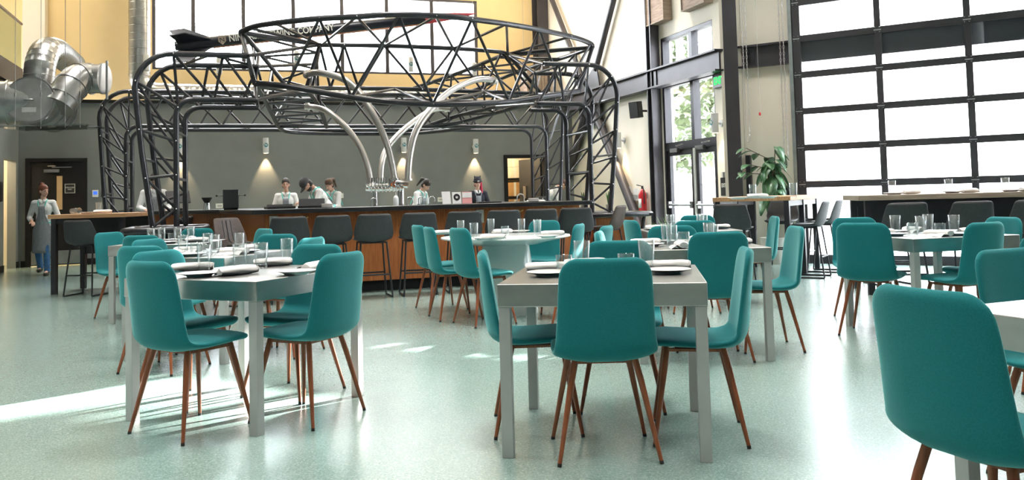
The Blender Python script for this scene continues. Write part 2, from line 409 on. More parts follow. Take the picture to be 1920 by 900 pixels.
# corridor seen through the opening in the left wall
S(MB().box(-5.5, -5.4, 16.4, 19.6, 0, 2.6).box(-5.5, -4.1, 19.5, 19.6, 0, 2.6).box(-5.5, -4.1, 16.4, 16.5, 0, 2.6).box(-5.5, -4.1, 16.4, 19.6, 2.5, 2.6), 'wall_corridor', 'beige')
point(W(-4.7, 18.0, 2.2), 60, (1, .78, .48))

# steel frame on the right wall
def H(u0, u1, v0, v1, z0, z1):
    m = MB(); t = .03
    m.box(u0, u1, v0, v0 + t, z0, z1).box(u0, u1, v1 - t, v1, z0, z1).box((u0 + u1) / 2 - .012, (u0 + u1) / 2 + .012, v0 + t, v1 - t, z0, z1); return m
S(H(7.52, 7.70, 14.22, 14.42, 0, 7.4), 'steel_column', 'beam')
S(H(7.42, 7.70, 20.02, 20.45, 0, 7.4), 'steel_column', 'beam')
o = MB(GM).box(-.02, .20, -.25, -.225, 0, 7.4).box(-.02, .20, -.03, 0, 0, 7.4).box(.08, .10, -.225, -.03, 0, 7.4).build('steel_column', 'beam'); o['kind'] = 'structure'
bm_ = MB()
bm_.box(7.56, 7.585, 11.95, 20.3, 3.10, 3.44).box(7.48, 7.69, 11.95, 20.3, 3.42, 3.45).box(7.48, 7.69, 11.95, 20.3, 3.09, 3.12)
o = S(bm_, 'steel_beam', 'beam')
pl = MB()
for v0 in (14.08, 14.46):
    pl.box(7.54, 7.56, v0, v0 + .09, 3.13, 3.41)
o = S(pl, 'splice_plate', 'black', o)
o = MB(GM).box(.02, 14, -.02, .02, 3.10, 3.44).box(.02, 14, -.1, .12, 3.42, 3.45).box(.02, 14, -.1, .12, 3.09, 3.12).build('steel_beam', 'beam'); o['kind'] = 'structure'
q = MB(GM).box(.22, .42, -.04, -.015, 3.12, 3.42).build('splice_plate', 'black', o)
q = MB(GM)
for k in range(3): q.lathe([(0, 0), (.018, 0), (.018, .02), (0, .02)], 8, (.33, -.06, 3.2 + .07 * k))
q.build('bolt', 'black', o)
for a, b, r in (((7.6, 19.7, 6.3), (7.6, 17.75, 3.85), .062), ((7.6, 15.55, 5.65), (7.6, 16.95, 3.85), .062), ((7.6, 17.0, 2.9), (7.6, 14.95, .35), .095), ((7.6, 17.6, 2.9), (7.6, 19.75, .35), .095)):
    S(MB().tube([a, b], r, 14), 'steel_brace', 'beam')
S(MB().add([(7.59, v, z) for v, z in ((16.75, 3.44), (17.95, 3.44), (17.8, 4.0), (16.9, 4.0), (17.5, 3.7))] + [(7.62, v, z) for v, z in ((16.75, 3.44), (17.95, 3.44), (17.8, 4.0), (16.9, 4.0), (17.5, 3.7))],
  [(0, 1, 2, 4, 3), (5, 8, 9, 7, 6), (0, 5, 6, 1), (1, 6, 7, 2), (2, 7, 9, 4), (4, 9, 8, 3), (3, 8, 5, 0)]), 'gusset_plate', 'black')
S(MB().box(7.585, 7.625, 16.75, 17.9, 2.65, 3.1), 'gusset_plate', 'black')

# ------------------------------------------------------------------ windows and doors
win = thing('window_1', 'clerestory window', 'window'); del win['label']; del win['category']; win['kind'] = 'structure'; win.rotation_euler = (0, 0, TH)
fr = MB(); T = .045
fr.box(wu0, wu1, 20.5, 20.6, wz0, wz0 + .05).box(wu0, wu1, 20.5, 20.6, wz1 - .06, wz1).box(wu0, wu0 + .07, 20.5, 20.6, wz0, wz1).box(wu1 - .08, wu1, 20.5, 20.6, wz0, wz1)
fr.build('window_frame', 'beam', win)
for u in (-.82, .28, 1.41, 2.55, 3.64, 4.77):
    MB().box(u - T, u + T, 20.5, 20.6, wz0 + .05, wz1 - .06).build('mullion', 'beam', win)
MB().box(wu0, wu1, 20.545, 20.555, wz0, wz1).build('window_pane', 'pane', win)
dr = thing('door_1', 'x', 'x'); del dr['label']; del dr['category']; dr['kind'] = 'structure'; dr.rotation_euler = (0, 0, TH)
v0, v1 = 12.355, 14.18; vm = 13.12
bf = 'black'
fr = MB()
fr.box(7.72, 7.86, v1 - .07, v1, 0, 4.03).box(7.72, 7.86, v0, v0 + .04, 0, 4.03).box(7.72, 7.86, v0, v1, 3.96, 4.03).box(7.72, 7.86, v0, v1, 1.9, 2.05).box(7.72, 7.86, v0, v1, 3.08, 3.46).box(7.72, 7.86, vm - .05, vm + .05, 2.05, 3.98)
fr.build('door_frame', bf, dr)
MB().box(7.79, 7.80, v0, v1, 2.05, 3.98).build('transom_pane', 'pane', dr)
for a, b in ((vm + .04, v1 - .075), (v0 + .045, vm - .04)):
    lf = MB().box(7.74, 7.79, a, a + .09, .02, 1.9).box(7.74, 7.79, b - .09, b, .02, 1.9).box(7.74, 7.79, a + .09, b - .09, 1.8, 1.9).box(7.74, 7.79, a + .09, b - .09, .02, .28).build('door_leaf', bf, dr)
    MB().box(7.76, 7.765, a + .09, b - .09, .28, 1.8).build('door_pane', 'pane', lf)
    MB().tube([(7.69, a + .06, .90), (7.69, b - .06, .90)], .022, 8).box(7.68, 7.74, a + .05, a + .1, .84, .96).box(7.68, 7.74, b - .1, b - .05, .84, .96).build('push_bar', 'galv', lf)
    MB().box(7.66, 7.73, (a + b) / 2 - .02, (a + b) / 2 + .24, 1.86, 1.93).bar((7.66, (a + b) / 2, 1.97), (7.62, (a + b) / 2 - .3, 1.98), .03, .02).build('door_closer', 'galv', lf)
MB().box(7.72, 7.80, vm - .035, vm + .035, 0, 1.9).build('centre_post', 'lgrey', dr)
# black staff door in the grey wall
d2 = thing('door_2', 'x', 'x'); del d2['label']; del d2['category']; d2['kind'] = 'structure'; d2.rotation_euler = (0, 0, TH)
MB().box(-3.82, -3.74, 18.58, 18.66, 0, 2.11).box(-2.82, -2.74, 18.58, 18.66, 0, 2.11).box(-3.74, -2.82, 18.58, 18.66, 2.04, 2.11).build('door_frame', 'base', d2)
MB().box(-3.74, -2.82, 18.60, 18.65, .02, 2.04).build('door_leaf', 'base', d2)
MB().box(-3.72, -2.84, 18.592, 18.6, .04, .3).build('kick_plate', 'galv', d2)
MB().box(-3.275, -3.175, 18.59, 18.6, 1.1, 1.76).build('vision_panel', 'darkglass', d2)
cl = MB().box(-3.49, -3.22, 18.52, 18.59, 1.83, 1.89).build('door_closer', 'galv', d2)
MB().bar((-3.35, 18.55, 1.93), (-3.0, 18.55, 1.93), .03, .015).bar((-3.42, 18.54, 1.955), (-3.28, 18.5, 1.955), .03, .015).build('closer_arm', 'galv', cl)
sg = MB().box(-3.14, -2.94, 18.585, 18.592, 1.41, 1.61).build('door_sign', 'plastic', d2)
fr = MB()
for a in ((-3.13, -2.95, 1.42, 1.428), (-3.13, -2.95, 1.592, 1.60), (-3.13, -3.122, 1.42, 1.6), (-2.958, -2.95, 1.42, 1.6)): fr.box(a[0], a[1], 18.582, 18.586, a[2], a[3])
fr.build('sign_border', 'lettering', sg)
text('EMPLOYEES\nONLY', .036, 'lettering', sg, upright(-3.04, 18.584, 1.51), 'lettering', .0015, 1, 0, .15)
# storeroom doorway with its door standing open
d3 = thing('door_3', 'x', 'x'); del d3['label']; del d3['category']; d3['kind'] = 'structure'; d3.rotation_euler = (0, 0, TH)
MB().box(5.97, 6.05, 18.6, 18.82, 0, 2.09).box(6.97, 7.05, 18.6, 18.82, 0, 2.09).box(6.05, 6.97, 18.6, 18.82, 2.02, 2.09).build('door_frame', 'base', d3)
lf = MB().bar((6.95, 18.82, 1.01), (6.71, 19.68, 1.01), .045, 2.0).build('door_leaf', 'charcoal', d3)
MB().bar((6.765, 19.35, 1.22), (6.735, 19.45, 1.22), .07, .3).build('lock_plate', 'galv', lf)
S(MB().box(5.4, 5.5, 18.8, 20.45, 0, 2.6).box(5.4, 7.7, 20.4, 20.45, 0, 2.6).box(7.62, 7.7, 18.8, 20.45, 0, 2.6).box(5.4, 7.7, 18.8, 20.45, 2.5, 2.6), 'wall_storeroom', 'beige')
point(W(6.1, 19.1, 2.3), 45, (1, .78, .48))
# overhead glazed door
od = thing('door_4', 'x', 'x', GM.translation, A2); del od['label']; del od['category']; od['kind'] = 'structure'
tt = [1.10 + 1.165 * k for k in range(7)]; zz = [.06, .632] + [1.197 + .562 * k for k in range(9)]
for i, t in enumerate(tt):
    hw = .045 if i else .06
    MB().box(t - hw, t + hw, -.17, -.12, 0, 5.75).build('door_stile', 'beam', od)
for i, z in enumerate(zz):
    MB().box(tt[0], tt[-1], -.165, -.125, z - .05 if i else 0, z + .05 if i else .13).build('door_rail', 'beam', od)
    if i < len(zz) - 1: MB().box(tt[0], tt[-1], -.148, -.142, z + .05, zz[i + 1] - .05).build('glazing', 'pane', od)
for t in tt[:5]:
    for z in zz[1:]:
        h = MB()
        for a in (-.03, .03):
            for b in (-.035, .035): h.lathe([(0, 0), (.009, 0), (.009, .008), (0, .008)], 6, (t + a, -.178, z + b))
        h.box(t - .05, t + .05, -.176, -.17, z - .008, z + .008).build('hinge', 'galv', od)
MB().box(.99, 1.04, -.2, -.14, 0, 5.75).box(.985, .995, -.2, -.1, 0, 5.75).build('door_track', 'galv', od)
# outside
o = MB().box(-40, 60, -10, 70, -.42, -.22).build('ground_outside', 'concrete'); o['kind'] = 'structure'
o = MB(GM).box(-25, 6.65, 14, 14.6, -.2, 12.5).box(6.65, 8.5, 14, 14.6, -.2, 7.95).box(7.4, 8.5, 14, 14.6, 9.05, 12.5).box(8.5, 40, 14, 14.6, -.2, 12.5).build('sun_blocker_outside', 'concrete'); o['kind'] = 'structure'  # added sun blocker, notched and overhung so only one shaft of sun enters

# added fill lights under the ceiling, above the frame, to brighten floor and walls
for u in (-2.0, 2.0, 6.0):
    for v, kk in ((1.0, .5), (5.5, 1.0), (10.0, .9), (14.5, 1.15)):
        area(W(u, v, 7.2), FILL * kk, 1.2, 1.2, (0, 0, 0), (1, .95, .88)).data.spread = radians(95)
for u in (-4.5, -.5, 3.2, 6.6): area(W(u, 17.6, 7.2), FILL * .85, 1.2, .6, (radians(28), 0, TH), (1, .86, .62))
CH={'O':[[0.13,12.15,3.49],[0.22,12.04,3.52],[0.39,11.85,3.54],[0.72,11.51,3.53],[1.1,11.19,3.52],[1.55,10.94,3.51],[1.94,10.82,3.53],[2.38,10.81,3.54],[2.85,10.89,3.55],[3.16,10.99,3.55],[3.71,11.24,3.56],[4.35,11.6,3.57],[5.07,12.06,3.57],[5.44,12.3,3.53],[5.47,12.3,3.47]],'L':[[0.3,12.04,2.77],[0.64,11.78,2.71],[0.97,11.57,2.63],[1.39,11.37,2.53],[1.98,11.22,2.44],[2.6,11.22,2.41],[3.23,11.34,2.44],[3.9,11.57,2.51],[4.39,11.79,2.6],[5.16,12.17,2.75]],'I':[[1.29,13.1,3.52],[1.61,13.05,3.52],[2.27,13.05,3.53],[3.39,13.1,3.53],[4.16,13.25,3.53],[4.41,13.4,3.52]],'M':[[1.08,13.1,2.85],[1.6,13.1,2.86],[2.6,13.1,2.86],[3.92,13.2,2.85],[4.96,13.3,2.84]],'OR':[[5.47,12.3,3.47],[5.41,13.3,3.48],[5.27,14.1,3.48],[4.98,14.9,3.41],[4.24,15.25,3.11]],'IR':[[4.41,13.4,3.52],[4.33,13.8,3.52],[3.9,14.7,3.38],[3.18,15.25,3.16]],'LR':[[5.21,12.3,2.76],[4.78,13.5,2.69],[4.28,14.7,2.58],[3.71,15.25,2.45]],'MR':[[4.96,13.3,2.84],[4.43,14.2,2.72],[3.96,15.0,2.64],[3.42,15.3,2.47]],'OL':[[0.13,12.3,3.52],[0.39,13.2,3.42],[0.68,14.3,3.27],[0.99,15.25,3.07]],'IL':[[1.29,13.1,3.52],[1.33,14.2,3.4],[1.35,15.25,3.14]],'LL':[[0.31,12.3,2.81],[0.52,13.6,2.66],[0.77,15.25,2.46]],'ML':[[1.08,13.1,2.85],[1.37,14.2,2.69],[1.6,15.25,2.45]],'RB':[[0.77,15.25,2.46],[1.01,15.8,2.4],[1.96,16.1,2.39],[3.13,16.1,2.39],[3.85,15.8,2.42],[4.43,15.25,2.47]]}
WB={'front':[[0.15,12.12,3.5],[0.71,11.74,2.69],[1.1,11.19,3.52],[1.52,11.34,2.51],[2.08,10.82,3.53],[2.6,11.22,2.41],[3.11,10.97,3.55],[3.8,11.54,2.5],[4.31,11.58,3.57],[4.84,12.01,2.69],[5.44,12.3,3.53]],'top':[[0.25,12.0,3.52],[1.31,13.1,3.52],[0.55,11.68,3.54],[1.31,13.1,3.52],[1.55,10.94,3.51],[2.27,13.05,3.53],[2.58,10.84,3.54],[3.39,13.1,3.53],[3.69,11.23,3.56],[4.41,13.4,3.52],[4.98,12.0,3.57]],'inner':[[1.29,13.1,3.52],[1.44,13.1,2.86],[1.65,13.05,3.52],[1.87,13.1,2.86],[2.27,13.05,3.53],[2.87,13.12,2.86],[3.39,13.1,3.53],[3.9,13.2,2.85],[4.27,13.32,3.53],[4.82,13.29,2.84]],'under':[[0.32,12.02,2.77],[1.16,13.1,2.85],[0.73,11.73,2.69],[1.87,13.1,2.86],[1.52,11.34,2.51],[2.43,13.1,2.86],[2.6,11.22,2.41],[3.92,13.2,2.85],[3.8,11.54,2.5],[4.82,13.29,2.84],[4.84,12.01,2.69]]}
PP={'A':[[1.06,13.0,3.03],[1.13,12.9,3.05],[1.25,12.75,3.04],[1.55,12.6,2.94],[1.76,12.5,2.76],[1.97,12.35,2.38],[2.13,12.3,2.01],[2.21,12.25,1.67],[2.24,12.2,1.41]],'B':[[4.07,13.0,3.0],[3.9,12.9,3.01],[3.65,12.8,2.98],[3.21,12.6,2.78],[2.84,12.4,2.47],[2.59,12.3,2.14],[2.48,12.25,1.78],[2.43,12.2,1.4]],'C':[[1.05,13.2,2.58],[1.21,13.2,2.57],[1.4,13.1,2.49],[1.66,13.0,2.24],[1.85,12.9,1.94],[1.95,12.8,1.61],[1.97,12.75,1.37]],'D':[[3.39,13.4,2.58],[3.22,13.4,2.59],[2.98,13.3,2.51],[2.54,13.1,2.2],[2.27,13.0,1.91],[2.17,12.9,1.66],[2.14,12.85,1.41]]}
RK=[[-1.03,16.5,4.04],[-0.76,16.5,4.07],[-0.4,16.5,4.14],[0.21,16.5,4.25],[2.04,16.5,4.57],[2.66,16.5,4.67],[3.74,16.5,4.8],[4.77,16.5,4.88]]
# ------------------------------------------------------------------ steel truss canopy over the bar
canopy = thing('truss_canopy', 'black tubular steel truss canopy standing over the bar on four lattice legs', 'truss canopy', (0, 0, 0), TH)
RC, RW = .036, .019
def joints(mb, pts, r=.03):
    for p in pts: mb.ell(p, (r, r, r), n=8, m=5)
def zigzag(A, B, n, ph=0):
    return [along(A if (i + ph) % 2 == 0 else B, i / n) for i in range(n + 1)]
def lattice(name, parent, seqs, r=RW, bolts=None):
    mb = MB()
    for s in seqs:
        for a, b in zip(s[:-1], s[1:]): mb.tube([a, b], r, 7)
        joints(mb, s, r * 1.7)
    bl = MB()
    if bolts: joints(bl, [Vector(p) + Vector((0, -.035, 0)) for p in bolts], .011)
    return mb.build(name, 'truss', parent, also=(bl, 'bolt') if bolts else None)
def arc(c, r, a0, a1, n=8):
    return [(c[0] + r * cos(a0 + (a1 - a0) * i / n), c[1] + r * sin(a0 + (a1 - a0) * i / n)) for i in range(n + 1)]
def leg(sgn, ub, ut, ui, v0, v1, zf, ua, duo, zt=3.04, zb=2.46, far_du=0):
    """one corner: outer chord from foot ub over ut, inner chord ui, arms run on to u = ua; sgn = -1 for a left corner"""
    s = sgn; ro, ri = .45, .20
    out = [(ub, zf), (ub + (ut - ub) * .6, zf + (zt - zf) * .42)] + [(ut - s * ro + s * ro * cos(a), zt - ro + ro * sin(a)) for a in [pi / 2 * i / 8 for i in range(9)]]
    inn = [(ui, zf)] + [(ui - s * ri + s * ri * cos(a), zb - ri + ri * sin(a)) for a in [pi / 2 * i / 6 for i in range(7)]]
    lg, arms = [], []
    for v, du in ((v0, 0), (v1, far_du)):
        lg.append([(u + du, v, z) for u, z in out]); lg.append([(u + du, v, z) for u, z in inn])
    mb = MB()
    for P in lg: mb.tube(P, RC, 10)
    o = mb.build('leg', 'truss', canopy)
    no = 8 if (zf > .5 and sgn < 0) else 12; rl = .019 if no == 8 else .016
    seqs = []
    for k, ph in ((0, 0), (2, 1)):
        A, B = lg[k], lg[k + 1]
        seqs.append(zigzag(A, B, no, ph))
    for t in (.35, .7):
        seqs.append([along(lg[0], t), along(lg[2], t)]); seqs.append([along(lg[1], t), along(lg[3], t)])
    lattice('lattice', o, seqs, rl, seqs[0])
    ends = [P[-1] for P in lg]
    arm = [[e, (a, e[1], e[2])] for e, a in zip(ends, ua)]
    for P in arm: o2 = MB().tube(P, RC, 10).build('arm_chord', 'truss', canopy)
    n = max(3, int(abs(ends[0][0] - ua[0]) / .42))
    sq = [zigzag(arm[0], arm[1], n, 0), zigzag(arm[2], arm[3], n, 1), zigzag(arm[0], arm[2], max(2, n // 2), 1)]
    lattice('lattice', o2, sq)
    return arm
FL = leg(-1, -.94, -1.142, -.665, 11.4, 12.3, .868, (.2, .3, .35, .35), 0, far_du=.06)
FR = leg(1, 5.28, 5.45, 4.99, 11.4, 12.32, .868, (4.3, 4.2, 4.5, 4.4), 0)
RL = leg(-1, -1.905, -2.063, -1.66, 15.25, 16.1, .3, (2.0, 2.0, 2.0, 2.0), 0)
RR = leg(1, 5.95, 6.11, 5.76, 15.25, 16.1, .3, (2.0, 2.0, 2.0, 2.0), 0)
for k, nm in (('O', 'upper_rim'), ('I', 'upper_rim'), ('L', 'lower_rim'), ('M', 'lower_rim'), ('OR', 'side_chord'), ('IR', 'side_chord'), ('LR', 'side_chord'), ('MR', 'side_chord'), ('OL', 'side_chord'), ('IL', 'side_chord'), ('LL', 'side_chord'), ('ML', 'side_chord'), ('RB', 'lower_rim')):
    MB().tube(smooth_path(CH[k], 5), RC if k not in 'OL' else .04, 10).build(nm, 'truss', canopy)
for k in ('front', 'top', 'inner', 'under'):
    lattice('rim_lattice', canopy, [WB[k]], .021, WB[k])
C = CH
lattice('rim_lattice', canopy, [zigzag(C['OR'], C['IR'], 6, 0), zigzag(C['LR'], C['MR'], 8, 1), zigzag(C['OR'], C['LR'], 6, 1), zigzag(C['IR'], C['MR'], 6, 0)])
lattice('rim_lattice', canopy, [zigzag(C['LL'], C['ML'], 12, 1), zigzag(C['OL'], C['LL'], 5, 1), zigzag(C['IL'], C['ML'], 6, 0), zigzag(C['OL'], C['IL'], 5, 0)])
for a, b in ((C['O'][0], C['L'][0]), (C['O'][0], C['LL'][0]), (C['OL'][0], C['LL'][0]), (C['I'][0], C['M'][0]), (C['O'][-1], C['OR'][0]), (C['O'][-1], C['LR'][0]), (C['L'][-1], C['LR'][0]), (C['I'][-1], C['M'][-1]), (C['L'][0], C['M'][0]), (C['O'][0], C['I'][0]), (C['L'][-1], C['M'][-1]), (C['O'][-1], C['I'][-1]), (C['L'][0], C['LL'][0]), (C['O'][0], C['OL'][0])):
    if (Vector(a) - Vector(b)).length > .01: MB().tube([a, b], .034, 9).build('end_post', 'truss', canopy)
for A, B in ((FL[0][1], C['OL'][0]), (FL[0][1], C['LL'][0]), (FL[1][1], C['LL'][0]), (FL[2][1], C['LL'][0]), (FL[2][1], C['OL'][1]), (FL[3][1], C['LL'][0]), (FL[0][1], C['I'][0]), (FL[2][1], C['IL'][1]), (FL[1][1], C['M'][0]),
             (FR[0][1], C['IR'][0]), (FR[1][1], C['L'][8]), (FR[2][1], C['IR'][0]), (FR[3][1], C['M'][4]), (FR[2][1], C['LR'][1]), (FR[1][1], C['MR'][1])):
    MB().tube([A, B], .024, 8).build('end_brace', 'truss', canopy)
# the two front legs stand on low railed pedestals
for nm, uc, w0, lb in (('pedestal', -.80, .40, 'black pedestal with rounded rail under the left front truss leg'), ('pedestal', 5.38, .46, 'black pedestal with rounded rail under the right front truss leg')):
    pt = thing(nm, lb, 'pedestal', W(uc, 11.85, 0), TH)
    a, b = (w0 + .07), .66
    ring = [(x, y, .825) for x, y in [(-a + .15, -b), (a - .15, -b), (a, -b + .15), (a, b - .15), (a - .15, b), (-a + .15, b), (-a, b - .15), (-a, -b + .15)]]
    MB().box(-a + .02, a - .02, -b + .02, b - .02, .80, .835).tube(ring, .038, 10, closed=True).build('top_rail', 'truss', pt)
    for x in (-a + .12, a - .12):
        for y in (-b + .12, b - .12):
            MB().tube([(x, y, .82), (x * .72, y * .8, 0)], .026, 9).build('leg', 'truss', pt)
            MB().tube([(x, y, .82), (x * 1.0, y * .2, .03)], .016, 8).build('brace', 'truss', pt)
    MB().box(-a * .62, a * .62, -b * .5, b * .7, 0, .78).build('cladding', 'barwood' if uc > 0 else 'base', pt)
# stainless beer pipes falling from the canopy to the taps
PL = {'A': 'thick stainless pipe curving from the left upper rim to the taps', 'B': 'thick stainless pipe curving from the right upper rim to the taps', 'C': 'stainless pipe arching from the left lower rim to the tap bank', 'D': 'stainless pipe arching from the right lower rim behind the others'}
for k, P in PP.items():
    r = .050 if k in 'AB' else .045
    p = thing('beer_pipe', PL[k], 'pipe', W(*P[-1]), TH)
    b = Vector(P[-1]); Q = smooth_path([Vector(x) - b for x in P], 5)
    MB().tube(Q, r, 14).build('pipe', 'stain', p)
    d = (Q[3] - Q[0]).normalized()
    MB().tube([Q[2], Q[2] + d * .03], r * 1.35, 14).tube([Q[-1] + Vector((0, 0, .03)), Q[-1]], r * 1.4, 14).build('ferrule', 'stain', p)
# tap tower
tp = thing('tap_tower', 'chrome beer tap manifold with rows of taps under the pipes', 'beer taps', W(2.15, 12.3, 1.04), TH)
MB().tube([(-.27, 0, .27), (.22, 0, .27)], .052, 16).tube([(-.27, .3, .27), (.0, .3, .27)], .045, 14).tube([(.30, 0, .30), (.12, .02, .33), (.06, 0, .37)], .05, 14).tube([(.12, 0, .26), (.05, -.05, .31), (.07, -.05, .38)], .055, 14).build('manifold', 'chrome', tp)
for i in range(9):
    x = -.25 + .052 * i
    MB().tube([(x, -.05, .27), (x, -.10, .26), (x, -.115, .20)], .010, 7).tube([(x, -.10, .27), (x, -.10, .335)], .007, 7).build('tap', 'chrome', tp)
for i in range(8):
    x = -.22 + .035 * i
    MB().tube([(x, .26, .30), (x, .25, .42)], .012, 7).build('tap_handle', 'chrome', tp)
MB().tube([(.2, .04, 0), (.2, .04, .27)], .05, 14).build('column', 'chrome', tp)
MB().tube([(-.15, .2, 0), (-.15, .2, .27)], .03, 12).build('column', 'chrome', tp)

# ------------------------------------------------------------------ rocket hung in front of the clerestory window
r0_, r1_ = Vector((-.62, 16.5, 4.085)), Vector((4.86, 16.5, 4.90))
ax = (r1_ - r0_).normalized(); zz_ = Vector((0, -1, 0)).cross(ax) * -1
rk = thing('model_rocket', 'black model rocket with white lettering hanging before the high window', 'rocket', W(*r0_), TH)
e = atan2(ax.z, ax.x); RR_ = Matrix.Rotation(-e, 4, 'Y')
mb = MB(RR_ @ Matrix.Rotation(pi / 2, 4, 'Y')); mb.lathe([(0, -.36), (.08, -.36), (.108, -.2), (.108, .7), (.106, 4.35), (.0, 4.35)], 24); mb.build('fuselage', 'rocketb', rk)
mb = MB(RR_ @ Matrix.Rotation(pi / 2, 4, 'Y')); mb.lathe([(.0, 4.35), (.106, 4.35), (.095, 4.6), (.065, 5.0), (.03, 5.3), (0, 5.46)], 24); mb.build('nose_cone', 'rocketr', rk)
mb = MB(RR_); mb.add([(x, y, z) for x in (.3, 4.3) for y, z in ((-.045, -.095), (-.02, -.1105), (.02, -.1105), (.045, -.095))], [(0, 1, 5, 4), (1, 2, 6, 5), (2, 3, 7, 6)]); mb.build('belly_stripe', 'copper', rk, solid=.006)
for k in range(4):
    mb = MB(RR_ @ Matrix.Rotation(pi / 4 + .35 + k * pi / 2, 4, 'X')); z0 = .07
    P = [(-.42, .36), (-.15, .37), (.28, .11), (.28, z0), (-.30, z0), (-.34, .21)]
    mb.add([(x, -.012, z) for x, z in P] + [(x, .012, z) for x, z in P], [(0, 1, 2, 3, 4, 5), (11, 10, 9, 8, 7, 6)] + [(i, (i + 1) % 6, 6 + (i + 1) % 6, 6 + i) for i in range(6)])
    mb.build('fin', 'rocketb', rk)
text('NINKASI BREWING COMPANY', .17, 'lettering', rk, RR_ @ upright(1.56, -.108, .01), 'lettering', .004, 1, .003, 1.94)
sh = MB(RR_); P = [(.40, .085), (.40, -.02), (.47, -.085), (.54, -.02), (.54, .085)]
sh.add([(x, -.113, z) for x, z in P] + [(x, -.085, z) for x, z in P], [(0, 1, 2, 3, 4), (9, 8, 7, 6, 5)] + [(i, (i + 1) % 5, 5 + (i + 1) % 5, 5 + i) for i in range(5)])
s_ = sh.build('shield_emblem', 'weathered', rk)
text('N', .12, 'rocketb', s_, RR_ @ upright(.47, -.115, .0), 'lettering', .002)
for x in (.7, 2.9):
    p = RR_ @ Vector((x, 0, .12)); MB().tube([p, (p.x, p.y, 7.4 - r0_.z)], .004, 6).build('hanging_wire', 'galv', rk)

# ------------------------------------------------------------------ wall sconces and hanging cylinders
sc = thing('wall_sconce', '', 'wall light')
MB().lathe([(0, -.16), (.050, -.16), (.062, -.155), (.062, .16), (.055, .165), (0, .165)], 24).build('shade', 'sconce', sc)
MB().lathe([(0, -.162), (.045, -.162), (.045, -.158), (0, -.158)], 16).build('lens', 'lens', sc)
MB().tube([(0, .13, 0), (0, .05, 0)], .02, 10).tube([(0, .135, 0), (0, .115, 0)], .055, 16).build('bracket', 'sconce', sc)
lg = MB(Matrix.Translation((0, -.0625, .01)) @ Matrix.Rotation(pi / 2, 4, 'X')).lathe([(0, 0), (.045, 0), (.045, .003), (0, .003)], 20).build('logo_disc', 'logo', sc)
text('N', .075, 'lettering', lg, upright(0, -.067, .012), 'lettering', .001, 1, .002)
note_tree(sc); us = [False]
for (u, v, z, rz, lb) in ((-1.01, 18.51, 2.317, TH, 'white cylinder sconce lighting the grey wall behind the left truss leg'), (.678, 18.51, 2.33, TH, 'white cylinder sconce on the grey wall above the woman in glasses'),
        (3.616, 18.51, 2.324, TH, 'white cylinder sconce on the grey wall behind the stainless pipes'), (5.27, 18.51, 2.29, TH, 'white cylinder sconce on the grey wall above the beanie wearer'),
        (7.57, 15.85, 2.229, TH - pi / 2, 'white cylinder sconce on the beige wall beside the steel brace'), (7.57, 12.17, 2.25, TH - pi / 2, 'white cylinder sconce on the narrow beige wall right of glass doors')):
    o = place(sc, us, W(u, v, z), rz, lb, 'cylinder wall sconces')
    off = W(0, .07, 0) if v > 17 else W(.07, 0, 0)
    spot(W(u, v, z - .17) + off, 75 if v > 17 else 45, 62, .55)
pe = thing('pendant_light', '', 'pendant light')
MB().lathe([(0, -.16), (.05, -.16), (.058, -.155), (.058, .15), (.05, .16), (0, .16)], 20).build('shade', 'sconce', pe)
MB().tube([(0, 0, .16), (0, 0, 3.3)], .004, 6).build('cord', 'lgrey', pe)
lg = MB(Matrix.Translation((0, -.06, .0)) @ Matrix.Rotation(pi / 2, 4, 'X')).lathe([(0, 0), (.045, 0), (.045, .003), (0, .003)], 20).build('logo_disc', 'logo', pe)
text('N', .075, 'lettering', lg, upright(0, -.065, .002), 'lettering', .001, 1, .002)
note_tree(pe); us = [False]
for (u, z, lb) in ((-1.585, 3.95, 'white hanging cylinder light beside the vertical spiral duct'), (-.231, 3.92, 'white hanging cylinder light under the tail of the rocket'), (1.292, 4.11, 'white hanging cylinder light just below the rocket lettering'),
        (3.70, 4.05, 'white hanging cylinder light before the window at middle of canopy'), (5.128, 3.96, 'white hanging cylinder light at the right edge of the high window'), (6.306, 3.87, 'white hanging cylinder light before the cream wall right of window')):
    o = place(pe, us, W(u, 18.0, z), TH, lb, 'hanging cylinder lights')

# ------------------------------------------------------------------ bar
bar = thing('bar_counter', 'long wood-fronted bar counter with a black top under the truss canopy', 'bar', (0, 0, 0), TH)
bp = [(.36, 10.6), (4.45, 10.6), (4.62, 12.9), (4.0, 12.9), (4.0, 11.15), (.9, 11.15), (.55, 13.3), (-1.15, 14.75), (-1.25, 14.1), (-.05, 12.85)]
tpp = [(.22, 10.38), (4.55, 10.38), (4.76, 13.0), (3.9, 13.0), (3.9, 11.25), (1.0, 11.25), (.65, 13.4), (-1.2, 14.9), (-1.35, 14.0), (-.18, 12.7)]
MB().prism(bp, .13, 1.0).build('front_panel', 'barwood', bar)
MB().prism(tpp, .995, 1.05).build('counter_top', 'barblack', bar, bev=.006)
MB().prism([(x, y + (.03 if y < 11 else 0)) for x, y in bp], 0, .13).build('toe_kick', 'base', bar)
for u in (.42, 3.0):
    q = MB().box(u, u + .1, 10.585, 10.6, .80, .97).build('outlet', 'ivory', bar)
    MB().box(u + .035, u + .065, 10.58, 10.586, .85, .92).build('socket', 'plastic', q)
for u in (.8, 2.32, 3.55, 4.2):
    MB().tube([(u, 10.6, .96), (u, 10.55, .955), (u + .03, 10.52, .93), (u + .07, 10.53, .945)], .008, 6).build('coat_hook', 'gold', bar)
